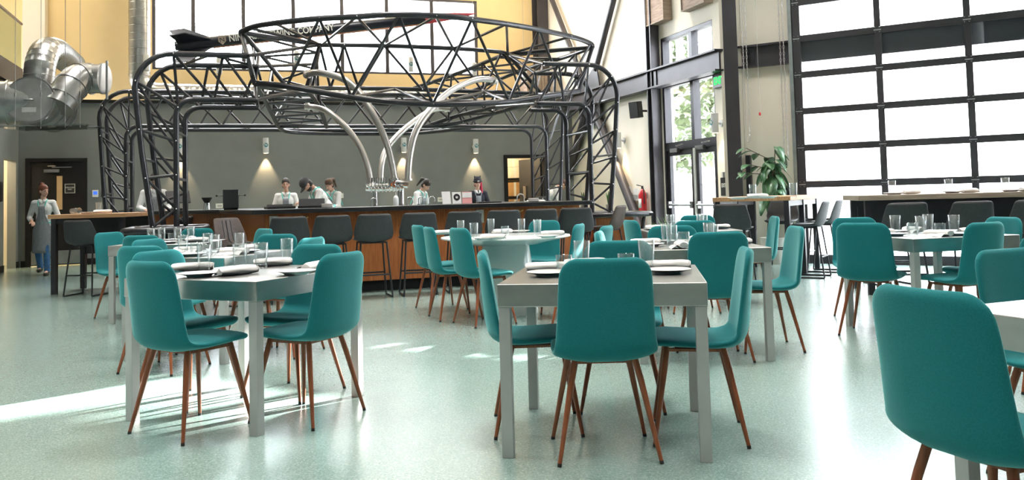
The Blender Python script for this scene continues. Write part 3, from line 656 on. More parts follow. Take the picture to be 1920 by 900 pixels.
# ------------------------------------------------------------------ upholstered shell: one skin swept along a side profile
def shell(prof, th, conc, rtop, rfront, n=22):
    """prof: (y, z, half width, lift of the side edges); swept seat front -> back top"""
    P = []
    for i in range(len(prof) - 1):
        a, b, c, d = [prof[k] for k in (max(i - 1, 0), i, i + 1, min(i + 2, len(prof) - 1))]
        for j in range(5):
            t = j / 5
            P.append([.5 * (2 * b[k] + (c[k] - a[k]) * t + (2 * a[k] - 5 * b[k] + 4 * c[k] - d[k]) * t * t + (3 * b[k] - a[k] - 3 * c[k] + d[k]) * t ** 3) for k in range(4)])
    P.append(list(prof[-1]))
    L = [0]
    for a, b in zip(P[:-1], P[1:]): L.append(L[-1] + hypot(b[0] - a[0], b[1] - a[1]))
    # extra stations near both ends for round corners
    T = L[-1]; st = sorted(set([0, .002, .008, .018, .035] + [T - x for x in (0, .002, .008, .018, .035)] + L[2:-2]))
    rows = []
    for s in st:
        i = 0
        while i < len(L) - 2 and L[i + 1] < s: i += 1
        q = (s - L[i]) / (L[i + 1] - L[i]); y, z, w, lf = [P[i][k] + (P[i + 1][k] - P[i][k]) * q for k in range(4)]
        ty, tz = P[i + 1][0] - P[i][0], P[i + 1][1] - P[i][1]; l = hypot(ty, tz); ny, nz = tz / l, -ty / l   # towards the sitter: up on the seat, forward on the back
        h = th / 2
        for dd, r in ((s, rfront), (T - s, rtop)):
            if dd < r: w = w - r + sqrt(max(r * r - (r - dd) ** 2, 0))
            e = th * .5
            if dd < e: h = min(h, sqrt(max(e * e - (e - dd) ** 2, 1e-8)))
        row = []
        for k in range(n):
            a = 2 * pi * k / n; ca, sa = cos(a), sin(a)
            x = (abs(ca) ** .55) * (1 if ca >= 0 else -1); y2 = (abs(sa) ** .8) * (1 if sa >= 0 else -1)
            xx = x * w; off = y2 * h + lf * (xx / max(w, .01)) ** 2 * (min(w, .22) / .22)
            row.append((xx, y + ny * off, z + nz * off))
        rows.append(row)
    mb = MB(); mb.grid(rows, True)
    nn = len(rows) - 1
    mb.f.append(tuple(range(n))); mb.f.append(tuple(nn * n + k for k in range(n)))
    return mb
CHP = [(.215, .430, .19, .002), (.18, .452, .212, .003), (.05, .447, .222, .005), (-.07, .438, .224, .012), (-.155, .438, .223, .028), (-.205, .468, .219, .040), (-.225, .53, .213, .045), (-.236, .63, .206, .041), (-.247, .75, .200, .033), (-.258, .865, .19, .022)]
ch = thing('dining_chair', '', 'chair')
shell(CHP, .044, 0, .075, .07, 26).build('seat_shell', 'teal', ch, angle=80)
fr = MB()
for s in (-1, 1):
    fr.bar((s * .128, .15, .414), (s * .128, -.12, .412), .022, .012)
for y in (.14, -.11): fr.bar((-.135, y, .412), (.135, y, .412), .022, .012)
fr.box(-.10, .10, -.10, .10, .41, .424)
fr.build('underframe', 'walnut', ch)
for sx in (-1, 1):
    for sy in (-1, 1):
        lg = MB().tube([(sx * .128, .135 if sy > 0 else -.115, .424), (sx * .150, .150 if sy > 0 else -.137, .33), (sx * .213, sy * .203, .012)], [.0145, .0145, .0088], 12).build('leg', 'walnut', ch)
        MB().tube([(sx * .213, sy * .203, .014), (sx * .2145, sy * .2045, 0)], [.0094, .0094], 10).build('foot_cap', 'legtip', lg)
note_tree(ch)
CHAIRS = [  # x, y, facing, label
    (.375, 3.80, (-.02, 1), 'teal chair seen squarely from behind at the front of the near middle steel table'),
    (.09, 4.23, (1, .02), 'teal chair side-on at the left of the near middle steel table'),
    (.84, 4.02, (-.99, .16), 'teal chair side-on at the right of the near middle steel table'),
    (.56, 4.60, (-.13, -.99), 'teal chair facing the viewer across the near middle steel table'),
    (-1.65, 4.33, (.55, .835), 'teal chair, back to the viewer, at the near left steel table'),
    (-1.90, 4.94, (.91, -.415), 'pale teal chair behind the near left table, between two darker chair backs'),
    (-1.11, 4.525, (-.9, .43), 'teal chair at the right side of the near left steel table, seat turned inwards'),
    (-1.33, 5.085, (-.43, -.90), 'teal chair facing the viewer beyond the glasses of the near left table'),
    (1.345, 5.83, (0, 1), 'dark teal chair seen from behind at the second table behind the middle one'),
    (1.79, 6.13, (-1, .03), 'teal chair side-on at the right end of the second middle table'),
    (.85, 6.05, (.98, -.2), 'low looking teal chair back at the left of the second middle table'),
    (1.25, 6.55, (-.05, -1), 'teal chair facing the viewer behind two glasses on the second middle table'),
    (1.40, 8.55, (.97, .25), 'pale teal chair leaning in profile beside the round rail pedestal'),
    (1.69, 8.12, (.05, 1), 'dark teal chair seen from behind at the farthest middle table'),
    (2.05, 9.36, (-.1, -1), 'farthest teal chair before the glass double doors, facing the viewer'),
    (2.38, 8.55, (-1, .1), 'narrow teal chair side-on by the counter-height table legs'),
    (-.765, 8.77, (.91, .42), 'leftmost and farthest of the three teal chairs left of the white round table'),
    (-.575, 8.08, (.945, .33), 'middle of the three teal chairs left of the white round table'),
    (-.285, 7.66, (.86, .51), 'nearest of the three teal chairs left of the white round table'),
    (.20, 8.93, (-.55, -.83), 'teal chair facing the viewer on the far side of the white round table'),
    (.37, 7.87, (-.95, .3), 'teal chair right of the white round table under its rim'),
    (.56, 7.28, (-.9, .35), 'slim teal chair back between round table and the second middle table'),
    (2.77, 6.60, (.60, .80), 'teal chair at the left corner of the right-hand steel table, back to the viewer'),
    (3.24, 6.22, (-.38, .92), 'teal chair seen from behind at the front of the right-hand steel table'),
    (3.02, 7.35, (-.08, -1), 'teal chair facing the viewer across the right-hand steel table'),
    (3.70, 6.77, (-.97, -.2), 'teal chair at the far right end of the right-hand steel table'),
    (2.98, 4.72, (.35, .94), 'teal chair cut by the right edge, between the big near chair and right-hand table'),
    (1.30, 2.33, (.93, .36), 'largest teal chair, back to the viewer in the right corner'),
    (2.11, 3.27, (.38, -.925), 'teal chair facing the viewer behind the plate in the right corner'),
    (-2.44, 5.92, (.28, .96), 'dark teal chair seen from behind at the second left table'),
    (-2.70, 6.72, (.95, -.31), 'pale teal chair at the left of the second left table, facing the glasses'),
    (-2.07, 6.95, (-.28, -.96), 'teal chair facing the viewer at the back of the second left table'),
    (-1.74, 6.42, (-.96, .28), 'teal chair at the right of the second left table with rounded top corner'),
    (-4.02, 8.80, (.93, -.36), 'palest teal chair at the left end of the farthest left table'),
    (-3.36, 7.98, (.2, .98), 'dark teal chair overlapping the left leg of the farthest left table'),
    (-3.56, 9.25, (-.1, -1), 'teal chair facing the viewer below the bar at the farthest left table'),
    (-2.76, 8.62, (-.75, -.66), 'bright teal chair at the right end of the farthest left table'),
]
us = [False]
for x, y, fc, lb in CHAIRS: place(ch, us, (x, y, 0), face(*fc), lb, 'teal dining chairs')

# ------------------------------------------------------------------ square steel tables
tb = thing('square_table', '', 'table')
MB().box(-.45, .45, -.45, .45, .65, .75).build('table_top', 'steel', tb, bev=.004)
for sx in (-1, 1):
    for sy in (-1, 1):
        MB().box(min(sx * .446, sx * .396), max(sx * .446, sx * .396), min(sy * .446, sy * .396), max(sy * .446, sy * .396), 0, .65).build('leg', 'legsteel', tb, bev=.002)
note_tree(tb); us = [False]
def corner(cx, cy, a):   # near corner -> centre, side directions
    ux = Vector((cos(a), sin(a), 0)); vx = Vector((-sin(a), cos(a), 0)); return Vector((cx, cy, 0)) + ux * .45 + vx * .45
TABLES = {
    'A': (corner(-.081, 3.727, -.156), -.156, 'near middle steel table', 'square steel table at the front middle with its apron facing the viewer'),
    'B': (corner(-1.266, 4.159, 1.142), 1.142, 'near left steel table', 'square steel table at the front left, turned corner towards the viewer'),
    'C': (corner(2.884, 6.15, .2), .2, 'right-hand steel table', 'square steel table by the overhead door, corner towards the viewer'),
    'D': (corner(-2.06, 6.03, 1.27), 1.27, 'second left steel table', 'second square steel table on the left, behind the corner-on one'),
    'F': (corner(-3.95, 8.25, .07), .07, 'farthest left steel table', 'farthest square steel table on the left, beside the truss pedestal'),
    'E': (corner(.81, 5.655, 0), 0, 'second middle steel table', 'square steel table behind the front middle one, right corner exposed'),
    'H': (corner(1.31, 8.2, 0), 0, 'farthest middle steel table', 'farthest square steel table in the middle, towards the glass doors'),
    'G': (Vector((1.93, 2.43, 0)), -1.18, 'right corner steel table', 'square steel table mostly outside the frame in the right corner'),
    'J': (corner(3.95, 6.75, .15), .15, 'edge steel table', 'steel table end glimpsed at right edge behind the teal chairs'),
}
del TABLES['J']
for k, (c, a, nm, lb) in TABLES.items(): place(tb, us, c, a, lb, 'square steel tables')
rt_ = thing('round_table', 'white round pedestal table in front of the bar', 'table', (-.085, 8.33, 0))
MB().lathe([(0, .75), (.628, .75), (.634, .744), (.634, .732), (.60, .722), (.42, .69), (.32, .665), (0, .665)], 64).build('table_top', 'white', rt_)
MB().lathe([(0, .665), (.225, .665), (.23, .66), (.305, .02), (.305, 0), (0, 0)], 48).build('pedestal', 'white', rt_)

# ------------------------------------------------------------------ place settings
pg = MB().lathe([(0, 0), (.030, 0), (.0335, .004), (.0345, .02), (.0415, .150), (.0405, .151), (.0395, .15), (.0325, .024), (0, .02)], 24)
glo = pg.build('water_glass', 'glass'); tag(glo, '', 'glass')
sg_ = MB().lathe([(0, 0), (.037, 0), (.040, .004), (.041, .088), (.040, .089), (.0385, .088), (.0375, .014), (0, .012)], 24)
tum = sg_.build('tumbler', 'glass'); tag(tum, '', 'glass')
pla = MB().lathe([(0, .003), (.05, .003), (.052, 0), (.062, 0), (.066, .007), (.105, .019), (.108, .0215), (.105, .0225), (.068, .0115), (.060, .008), (0, .0075)], 40).build('plate', 'china'); tag(pla, '', 'plate')
def napkin_mesh():
    mb = MB(); rows = []; n = 20
    for i in range(15):
        x = -.108 + .216 * i / 14; q = 1 - .25 * (abs(x) / .108) ** 3
        row = []
        for k in range(n):
            a = 2 * pi * k / n
            rr = (1 + .06 * sin(3 * a + x * 25) + .04 * sin(7 * a - x * 40)) * q
            row.append((x + .006 * sin(2 * a), .040 * cos(a) * rr + .010 * sin(x * 14), max(.025 + .0255 * sin(a) * rr, .0005)))
        rows.append(row)
    mb.grid(rows, True); mb.f.append(tuple(range(n))); mb.f.append(tuple(14 * n + k for k in range(n)))
    # loose flap and the spiral of the roll
    fl = [[(-.10 + .20 * i / 8, .034 + .045 * j / 5, .026 - .024 * j / 5 + .003 * sin(i * 1.3 + j)) for i in range(9)] for j in range(6)]
    mb.grid(fl)
    sp = [(.110, .028 * (1 - t / 26) * cos(t * .6), .025 + .016 * (1 - t / 26) * sin(t * .6)) for t in range(24)]
    mb.tube(sp, .0025, 5)
    return mb
nap = napkin_mesh().build('napkin', 'linen', angle=70); tag(nap, '', 'napkin')
uG, uT, uP, uN = [False], [False], [False], [False]
def put(kind, x, y, z, rz, lb, grp):
    p, u = dict(g=(glo, uG), t=(tum, uT), p=(pla, uP), n=(nap, uN))[kind]
    return place(p, u, (x, y, z), rz, lb, grp)
SIDES = {'C': 'front left right far', 'D': 'near-right near-left far left', 'E': 'near left right far', 'F': 'near left right far', 'H': 'near left right far'}
def setting(T, what, px, py, rz, side):
    c, a, nm, _ = TABLES[T]
    q = Matrix.Rotation(a, 3, 'Z') @ Vector((px, py, 0)) + c
    words_ = dict(g='tall clear water glass', t='short clear tumbler', p='white plate', n='rolled white napkin')[what]
    return put(what, q.x, q.y, .7505, a + rz, f'{words_} {side} on the {nm}', dict(g='water glasses', t='tumblers', p='white plates', n='white napkins')[what])
# front middle table
setting('A', 'p', .30, -.03, 0, 'at the right-hand place'); setting('A', 'n', .30, .145, 0, 'behind the right-hand plate')
setting('A', 'n', -.29, .12, .1, 'at the left-hand place'); setting('A', 'p', -.26, -.09, 0, 'hidden at the left-hand place')
setting('A', 't', .10, .06, 0, 'right of centre'); setting('A', 'g', .20, .11, 0, 'beside the right-hand plate')
setting('A', 'g', -.12, .14, 0, 'left of centre'); setting('A', 't', -.20, .03, 0, 'left of the tall one')
setting('A', 'p', .03, .33, 0, 'at the far place'); setting('A', 'n', -.12, .34, .2, 'at the far place')
# the other square tables: local x, y per place
for T in ('C', 'E', 'F', 'H', 'D'):
    s = SIDES[T].split()
    for (dx, dy), nm in zip(((0, -1), (-1, 0), (1, 0), (0, 1)), s):
        nx, ny = -dy, dx
        j = [random.uniform(-.02, .02) for _ in range(6)]
        r = pi / 2 if dy else 0
        setting(T, 'p', dx * .30 + nx * .05 + j[0], dy * .30 + ny * .05 + j[1], 0, f'at the {nm} place')
        setting(T, 'n', dx * .30 - nx * .12, dy * .30 - ny * .12, r + j[2] * 6, f'at the {nm} place')
        setting(T, 'g', dx * .16 + nx * .13 + j[3], dy * .16 + ny * .13 + j[4], 0, f'at the {nm} place')
        if nm in ('far', 'front', 'left'): setting(T, 't', dx * .13 + nx * .03 + j[4], dy * .13 + ny * .03 + j[5], 0, f'at the {nm} place')
# near left table, place by place
for k, p, a, lb in (('p', (-1.677, 4.520, 0.760), 0, 'white plate at the near-left place of the near left steel table'), ('n', (-1.486, 4.560, 0.760), .75, 'rolled white napkin leaning up beside near-left plate of near left table'),
        ('g', (-1.787, 4.891, 0.750), 0, 'tall clear water glass at the left of the near left steel table'), ('g', (-1.585, 4.902, 0.750), 0, 'tall clear water glass behind the upright napkin on near left table'),
        ('g', (-1.473, 4.940, 0.750), 0, 'tall clear water glass at the near corner of the near left table'), ('g', (-1.449, 5.408, 0.750), 0, 'tall clear water glass at the far right of the near left table'),
        ('p', (-1.155, 4.497, 0.760), 0, 'white plate at the right-hand place of the near left steel table'), ('n', (-1.116, 4.715, 0.760), 1.3, 'rolled white napkin touching the right chair of near left table'),
        ('n', (-1.455, 5.117, 0.760), .3, 'rolled white napkin in the middle of the near left steel table'), ('n', (-1.855, 4.902, 0.760), .2, 'rolled white napkin behind the plate near left chair'),
        ('p', (-1.531, 5.482, 0.760), 0, 'white plate at the far place of the near left steel table')):
    put(k, p[0], p[1], .7505, a, lb, dict(g='water glasses', p='white plates', n='white napkins')[k])
for k, p, a, lb in (('g', (-0.543, 8.658, 0.750), 0, 'water glass leftmost on the white round table'), ('g', (-0.364, 7.715, 0.750), 0, 'water glass nearest on the white round table, left side'), ('g', (-0.242, 8.979, 0.750), 0, 'tall water glass far left on the white round table'),
        ('t', (-0.089, 8.403, 0.750), 0, 'short tumbler behind the napkins at centre of the white round table'), ('g', (0.077, 8.665, 0.750), 0, 'tall water glass far right on the white round table'), ('g', (0.227, 8.226, 0.750), 0, 'water glass rightmost on the white round table before teal chair'),
        ('n', (-0.736, 8.887, 0.750), .4, 'rolled napkin at the left rim of the white round table'), ('n', (-0.121, 8.780, 0.750), .5, 'rolled napkin at the far middle of the white round table'), ('n', (0.364, 8.040, 0.750), .1, 'rolled napkin at the right rim of the white round table'),
        ('p', (0.307, 7.659, 0.750), 0, 'white plate at the right rim of the white round table'), ('p', (-0.267, 7.573, 0.750), 0, 'white plate at the near left of the white round table'), ('n', (-0.188, 7.626, 0.750), -.3, 'rolled napkin at the near middle of the white round table'), ('p', (0.063, 8.927, 0.750), 0, 'white plate at the far side of the white round table')):
    put(k, p[0], p[1], .7505, a, lb, dict(g='water glasses', t='tumblers', p='white plates', n='white napkins')[k])

# ------------------------------------------------------------------ bar stools
def make_stool(label, m, ribs):
    st = thing('bar_stool', label, 'bar stool')
    prof = [(.20, .645, .17, .004), (.16, .668, .200, .012), (.03, .66, .218, .02), (-.09, .655, .224, .035), (-.15, .675, .226, .05), (-.185, .73, .232, .055), (-.205, .81, .220, .05), (-.222, .89, .204, .04), (-.238, .965, .186, .03)]
    shell(prof, .034, 0, .03, .07, 24).build('seat_shell', m, st, angle=80)
    tp = [(x, -.238 - .0 + .030 * (x / .18) ** 2, .966) for x in [(-.145 + .29 * i / 10) for i in range(11)]]
    MB().tube([(-.178, -.2, .93)] + tp + [(.178, -.2, .93)], .0055, 6).build('piping', 'brownl' if not ribs else 'charcoal', st)
    if ribs:
        for k in range(-2, 3):
            x = k * .062
            MB().tube(smooth_path([(x, .17, .69), (x, .03, .684 + .2 * x * x), (x, -.09, .682 + .3 * x * x), (x, -.155, .72), (x * .97, -.18, .80), (x * .92, -.212, .94)], 4), .006, 6).build('seam', 'charcoal', st)
    for s in (-1, 1):
        MB().tube([(s * .15, .13, .645), (s * .195, .20, .012), (s * .195, .195, .010), (s * .195, -.195, .010), (s * .195, -.2, .012), (s * .15, -.12, .645)], .0105, 8).build('sled_leg', 'black', st)
    MB().tube([(-.178, .172, .27), (.178, .172, .27)], .010, 8).build('footrest', 'black', st)
    MB().tube([(-.178, -.172, .27), (.178, -.172, .27)], .010, 8).build('footrest', 'black', st)
    MB().box(-.15, .15, -.12, .13, .628, .646).build('underframe', 'black', st)
    note_tree(st); return st
s1 = make_stool('', 'charcoal', False); us = [False]
nth = ['leftmost of the black stools at the bar, beside the brown one', 'second black stool from the left at the bar', 'third black stool from the left at the bar', 'fourth black stool from the left at the bar, behind a teal chair', 'fifth black stool at the bar, behind the round table', 'sixth black stool at the bar, behind round table glasses', 'seventh black stool at the bar, third from its right end', 'rightmost black stool at the long front of the bar']
for i, (u, dz) in enumerate(((.60, .0), (1.08, 0), (1.549, .02), (2.087, -.05), (2.644, -.12), (3.151, -.15), (3.639, -.2), (4.12, -.28))):
    place(s1, us, W(u, 9.98, 0), TH + dz, nth[i], 'black bar stools')
for (x, y, fc, lb) in ((-5.52, 10.98, (.12, 1), 'black stool at the front of the left counter-height table'), (-4.84, 12.05, (-1, .05), 'black stool at the right side of the left counter-height table'),
        (2.70, 10.40, (.45, .9), 'black stool at the near end of the counter table beside the glass doors'), (3.9, 12.40, (-.5, -.86), 'brownish black stool facing the viewer at the far end of that counter table'),
        (3.80, 10.92, (-.85, .52), 'black stool side-on at the right of the glass-door counter table'), (4.24, 11.62, (-.85, .52), 'black stool side-on by the overhead door, farthest on the right side'),
        (3.86, 8.48, (.1, 1), 'left black stool at the long table before the overhead door'), (4.46, 8.42, (.05, 1), 'middle black stool at the long table before the overhead door'), (5.02, 8.35, (.05, 1), 'right black stool at the long table, cut by the picture edge'),
        (4.35, 9.95, (.1, -1), 'black stool on the far side of the long table by overhead door')):
    place(s1, us, (x, y, 0), face(*fc), lb, 'black bar stools')
s2 = make_stool('brown leather bar stool with ribbed back turned sideways at the left bar end', 'brownl', True); us = [False]
place(s2, us, (-3.09, 9.56, 0), face(.88, -.47), 'brown leather bar stool with ribbed back turned sideways at the left bar end', 'brown bar stools')
place(s2, us, W(4.93, 10.75, 0), TH + .75, 'brown leather bar stool tucked at the right bar corner', 'brown bar stools')

# ------------------------------------------------------------------ counter-height tables
def counter_table(label, loc, rz, w, d, m, legs, z=1.045, t=.055):
    o = thing('counter_table', label, 'counter table', loc, rz)
    MB().box(-w / 2, w / 2, -d / 2, d / 2, z - t, z).build('table_top', m, o, bev=.004)
    for x in legs:
        for s in (-1, 1):
            MB().box(x - .032, x + .032, s * (d / 2 - .06) - .032, s * (d / 2 - .06) + .032, 0, z - t).build('leg', 'black', o)
    for s in (-1, 1):
        MB().box(legs[0], legs[-1], s * (d / 2 - .06) - .02, s * (d / 2 - .06) + .02, z - t - .07, z - t).build('apron_rail', 'black', o)
    return o
lct = counter_table('left counter-height table with butcher block top before the staff door', (-5.63, 11.6, 0), .03, 1.0, .92, 'butcher', (-.44, .44))
MB().box(-.41, .41, .385, .41, .48, .93).build('modesty_panel', 'black', lct)
counter_table('counter-height table with butcher block top beside the glass double doors', (3.496, 11.615, 0), -.549 + pi / 2, 1.74, 1.0, 'butcher', (-.81, 0, .81))
llt = counter_table('long counter-height table of greyish wood before the overhead door', (5.28, 9.05, 0), -.16, 3.2, .75, 'weathered', (-1.5, 0, 1.5))
MB().box(-1.46, 1.46, .30, .325, .60, .93).build('modesty_panel', 'black', llt)
for k, p, a, lb in (('g', (-7.012, 14.199, 1.045), 0, 'water glass standing on the left counter-height table'), ('n', (-5.900, 12.086, 1.045), .2, 'rolled napkin on the left counter-height table'),
        ('g', (2.699, 9.538, 1.045), 0, 'water glass at the left on the counter table by the glass doors'), ('g', (2.962, 8.955, 1.045), 0, 'water glass at the right on the counter table before the plant'),
        ('p', (2.192, 8.263, 1.045), 0, 'white plate at the left end of the counter table by glass doors'), ('n', (2.539, 8.817, 1.045), 0, 'rolled napkin on the counter table by the glass doors'), ('p', (2.567, 8.541, 1.045), 0, 'white plate in the middle of the counter table by glass doors')):
    if k == 'g' and p[0] < 0: p = (-5.75, 11.75)
    if k == 'n' and p[0] < 0: p = (-5.62, 11.6)
    put(k, p[0], p[1], 1.0455, a, lb, dict(g='water glasses', p='white plates', n='white napkins')[k])
put('p', -5.75, 11.45, 1.0455, 0, 'white plate on the left counter-height table', 'white plates')
g_ = put('g', -6.0, 11.5, 1.0455 + .042, 0, 'water glass lying on its side at the left counter table end', 'water glasses'); g_.rotation_euler = (pi / 2, 0, 1.2)
for i, (dx, nm) in enumerate(((-1.2, 'left'), (-.62, 'second'), (-.05, 'third'), (.55, 'right'))):
    q = Matrix.Translation((5.28, 9.05, 0)) @ Matrix.Rotation(-.16, 4, 'Z')
    a = q @ Vector((dx, -.2, 0)); put('p', a.x, a.y, 1.0455, 0, f'white plate at the {nm} place of the long table by overhead door', 'white plates')
    a = q @ Vector((dx + .2, -.12, 0)); put('n', a.x, a.y, 1.0455, .3, f'rolled napkin at the {nm} place of the long table by overhead door', 'white napkins')
    a = q @ Vector((dx + .05, .05, 0)); put('g', a.x, a.y, 1.0455, .3, f'water glass at the {nm} place of the long table by overhead door', 'water glasses')
put('p', 1.60, 2.36, .7505, 0, 'white plate at the right corner steel table', 'white plates'); put('n', 1.72, 2.62, .7505, .9, 'rolled white napkin at the right corner steel table', 'white napkins')

# ------------------------------------------------------------------ things on the bar
ZB = 1.0505
def item(name, label, cat, loc, rz=TH, group=None): return thing(name, label, cat, loc, rz, group)
def solo(mb, name, m, label, cat, loc, rz=TH, group=None, **k):
    o = mb.build(name, m, None, loc=loc, rz=rz, **k); return tag(o, label, cat, group)
t = item('coffee_brewer', 'tall black box appliance with side arms at the left bar end', 'appliance', W(-.02, 12.0, ZB))
MB().box(-.10, .10, -.12, .12, .02, .27).box(-.09, .09, -.1, .1, 0, .02).build('body', 'plastic', t, bev=.006)
for s in (-1, 1):
    h = MB().tube([(s * .1, 0, .19), (s * .17, 0, .19)], .006, 6).build('arm', 'chrome', t)
    MB().ell((s * .18, 0, .19), (.014, .014, .014)).build('knob', 'plastic', h)
t = item('coffee_grinder', 'small coffee grinder with clear hopper on the left bar counter', 'grinder', W(-.36, 13.35, ZB))
MB().lathe([(0, 0), (.06, 0), (.05, .05), (.045, .1), (0, .1)], 16).build('body', 'chrome', t)
MB().lathe([(0, .1), (.035, .1), (.075, .17), (.075, .18), (0, .18)], 16).build('hopper', 'plastic', t)
t = item('register', 'black cash register screen beside the left truss leg', 'register', W(-.78, 13.75, ZB), TH + .3)
MB().box(-.12, .12, -.1, .1, 0, .03).bar((0, .02, .02), (0, .04, .2), .05, .04).build('stand', 'plastic', t)
MB(Matrix.Translation((0, 0, .2)) @ Matrix.Rotation(-.5, 4, 'X')).box(-.17, .17, -.015, .015, -.1, .1).build('screen', 'plastic', t)
for (u, v, rz, lb) in ((.56, 11.0, .2, 'flat black register terminal left on the bar before the woman in glasses'), (.95, 10.95, -.1, 'upright black register terminal beside the white plate stack')):
    t = item('terminal', lb, 'terminal', W(u, v, ZB), TH + rz, 'register terminals')
    hh = .10 if 'upright' in lb else .035
    MB().box(-.17, .17, -.10, .10, 0, .03).build('base', 'plastic', t)
    MB(Matrix.Translation((0, -.02, .02)) @ Matrix.Rotation(-.35, 4, 'X')).box(-.16, .16, -.01, .01, 0, hh).build('screen', 'plastic', t)
for k in range(4): solo(MB().lathe([(0, 0), (.06, 0), (.075, .012), (.072, .014), (0, .008)], 24), 'side_plate', 'china', ('bottom', 'second', 'third', 'top')[k] + ' small plate of the white stack beside the terminals', 'plate', W(1.12, 10.75, ZB + .0125 * k), TH, 'stacked side plates')
for k in range(4): solo(MB().lathe([(0, 0), (.06, 0), (.075, .012), (.072, .014), (0, .008)], 24), 'side_plate', 'china', ('bottom', 'second', 'third', 'top')[k] + ' small plate of the stack at the right bar end', 'plate', W(3.85, 10.75, ZB + .0125 * k), TH, 'stacked side plates')
t = item('soap_bottle', 'clear pump bottle standing on the bar under the taps', 'bottle', W(2.03, 11.0, ZB))
MB().lathe([(0, 0), (.036, 0), (.036, .09), (.028, .115), (.014, .13), (0, .13)], 18).build('body', 'soap', t)
MB().lathe([(0, .13), (.014, .13), (.006, .15), (.005, .18), (0, .18)], 10).build('spout', 'lgrey', t)
for u, lb in ((1.72, 'left'), (2.2, 'second'), (2.35, 'third'), (2.5, 'right')):
    t = item('faucet', f'{lb} chrome gooseneck rinse faucet on the bar below the taps', 'faucet', W(u, 11.1, ZB), TH, 'gooseneck faucets')
    MB().tube([(0, 0, 0), (0, 0, .07)] + [(.035 - .035 * cos(a), 0, .07 + .035 * sin(a)) for a in [pi * i / 8 for i in range(1, 9)]] + [(.07, 0, .04)], .007, 8).build('spout', 'chrome', t)
    MB().lathe([(0, 0), (.018, 0), (.018, .012), (0, .012)], 12).build('base', 'chrome', t)
for i, (u, m, w_, h_, lb) in enumerate(((2.70, 'paper', .12, .17, 'white printed card stand left of the round logo card'), (2.84, 'paper', .12, .16, 'card stand with dark round emblem on the bar'), (2.98, 'pink', .13, .16, 'card stand with pink and white print on the bar'))):
    t = item('card_stand', lb, 'card stand', W(u, 10.95, ZB), TH + (.15, 0, -.2)[i], 'card stands')
    MB(Matrix.Rotation(-.2, 4, 'X')).box(-w_ / 2, w_ / 2, -.006, .006, 0, h_).build('card', m, t)
    MB().box(-w_ / 2, w_ / 2, -.02, .05, 0, .008).build('foot', 'glass', t)
    if i == 1: MB(Matrix.Rotation(-.2, 4, 'X') @ Matrix.Translation((0, -.007, .09)) @ Matrix.Rotation(pi / 2, 4, 'X')).lathe([(.018, 0), (.045, 0), (.045, .002), (.018, .002)], 24).build('emblem', 'plastic', t)
    if i == 2: MB(Matrix.Rotation(-.2, 4, 'X')).box(-.065, .065, -.009, -.006, .08, .15).build('print', 'paper', t)
t = item('drip_tray', 'low black tray on the bar right of the card stands', 'tray', W(3.28, 10.95, ZB))
MB().box(-.16, .16, -.08, .08, 0, .018).build('tray', 'plastic', t, bev=.004)
MB().box(-.14, .14, -.06, .06, .018, .021).build('mat', 'charcoal', t)
solo(MB().box(-.13, .13, -.08, .08, 0, .012).box(-.10, .12, -.06, .07, .012, .024), 'folded_cloth', 'linen', 'folded white cloth lying on the bar right of the beanie wearer', 'cloth', W(4.0, 11.1, ZB), bev=.004)
t = item('sprayer', 'white bent hose faucet on the bar beside the beanie wearer', 'faucet', W(3.72, 11.05, ZB))
MB().tube([(0, 0, 0), (0, 0, .06)] + [(.05 - .05 * cos(a), 0, .06 + .05 * sin(a)) for a in [pi * i / 8 for i in range(1, 9)]] + [(.1, 0, .0)], .009, 8).build('spout', 'lgrey', t)
MB().lathe([(0, 0), (.02, 0), (.02, .012), (0, .012)], 12).build('base', 'chrome', t)
# storeroom shelf and cartons
t = thing('storage_shelf', 'dark wire shelf unit inside the open storeroom', 'shelf', W(6.72, 20.1, 0), TH)
for z in (.2, .72, 1.13): MB().box(-.5, .45, -.2, .25, z - .03, z).build('shelf_board', 'base', t)
for x in (-.48, .43):
    for y in (-.18, .23): MB().box(x - .015, x + .015, y - .015, y + .015, 0, 2.0).build('post', 'base', t)
MB().box(-.5, .45, -.2, .25, 1.55, 1.58).build('shelf_board', 'base', t)
for (x, z, w_, h_, m, lb) in ((-.06, .722, .5, .34, 'carton', 'lower brown carton on the storeroom shelf'), (-.06, 1.132, .46, .34, 'carton', 'middle brown carton on the storeroom shelf'), (-.05, 1.582, .48, .27, 'wcarton', 'white printed carton under another in the storeroom'), (-.09, 1.857, .38, .2, 'wcarton', 'topmost white carton in the storeroom')):
    p = W(6.72, 20.1, 0) + RM.to_3x3() @ Vector((x, .03, z))
    t = item('carton', lb, 'box', p, TH, 'storeroom cartons')
    MB().box(-w_ / 2, w_ / 2, -.2, .2, 0, h_).build('box', m, t, bev=.004)
    MB().box(-.03, .03, -.202, .202, 0, h_ + .002).build('tape', 'ivory', t)
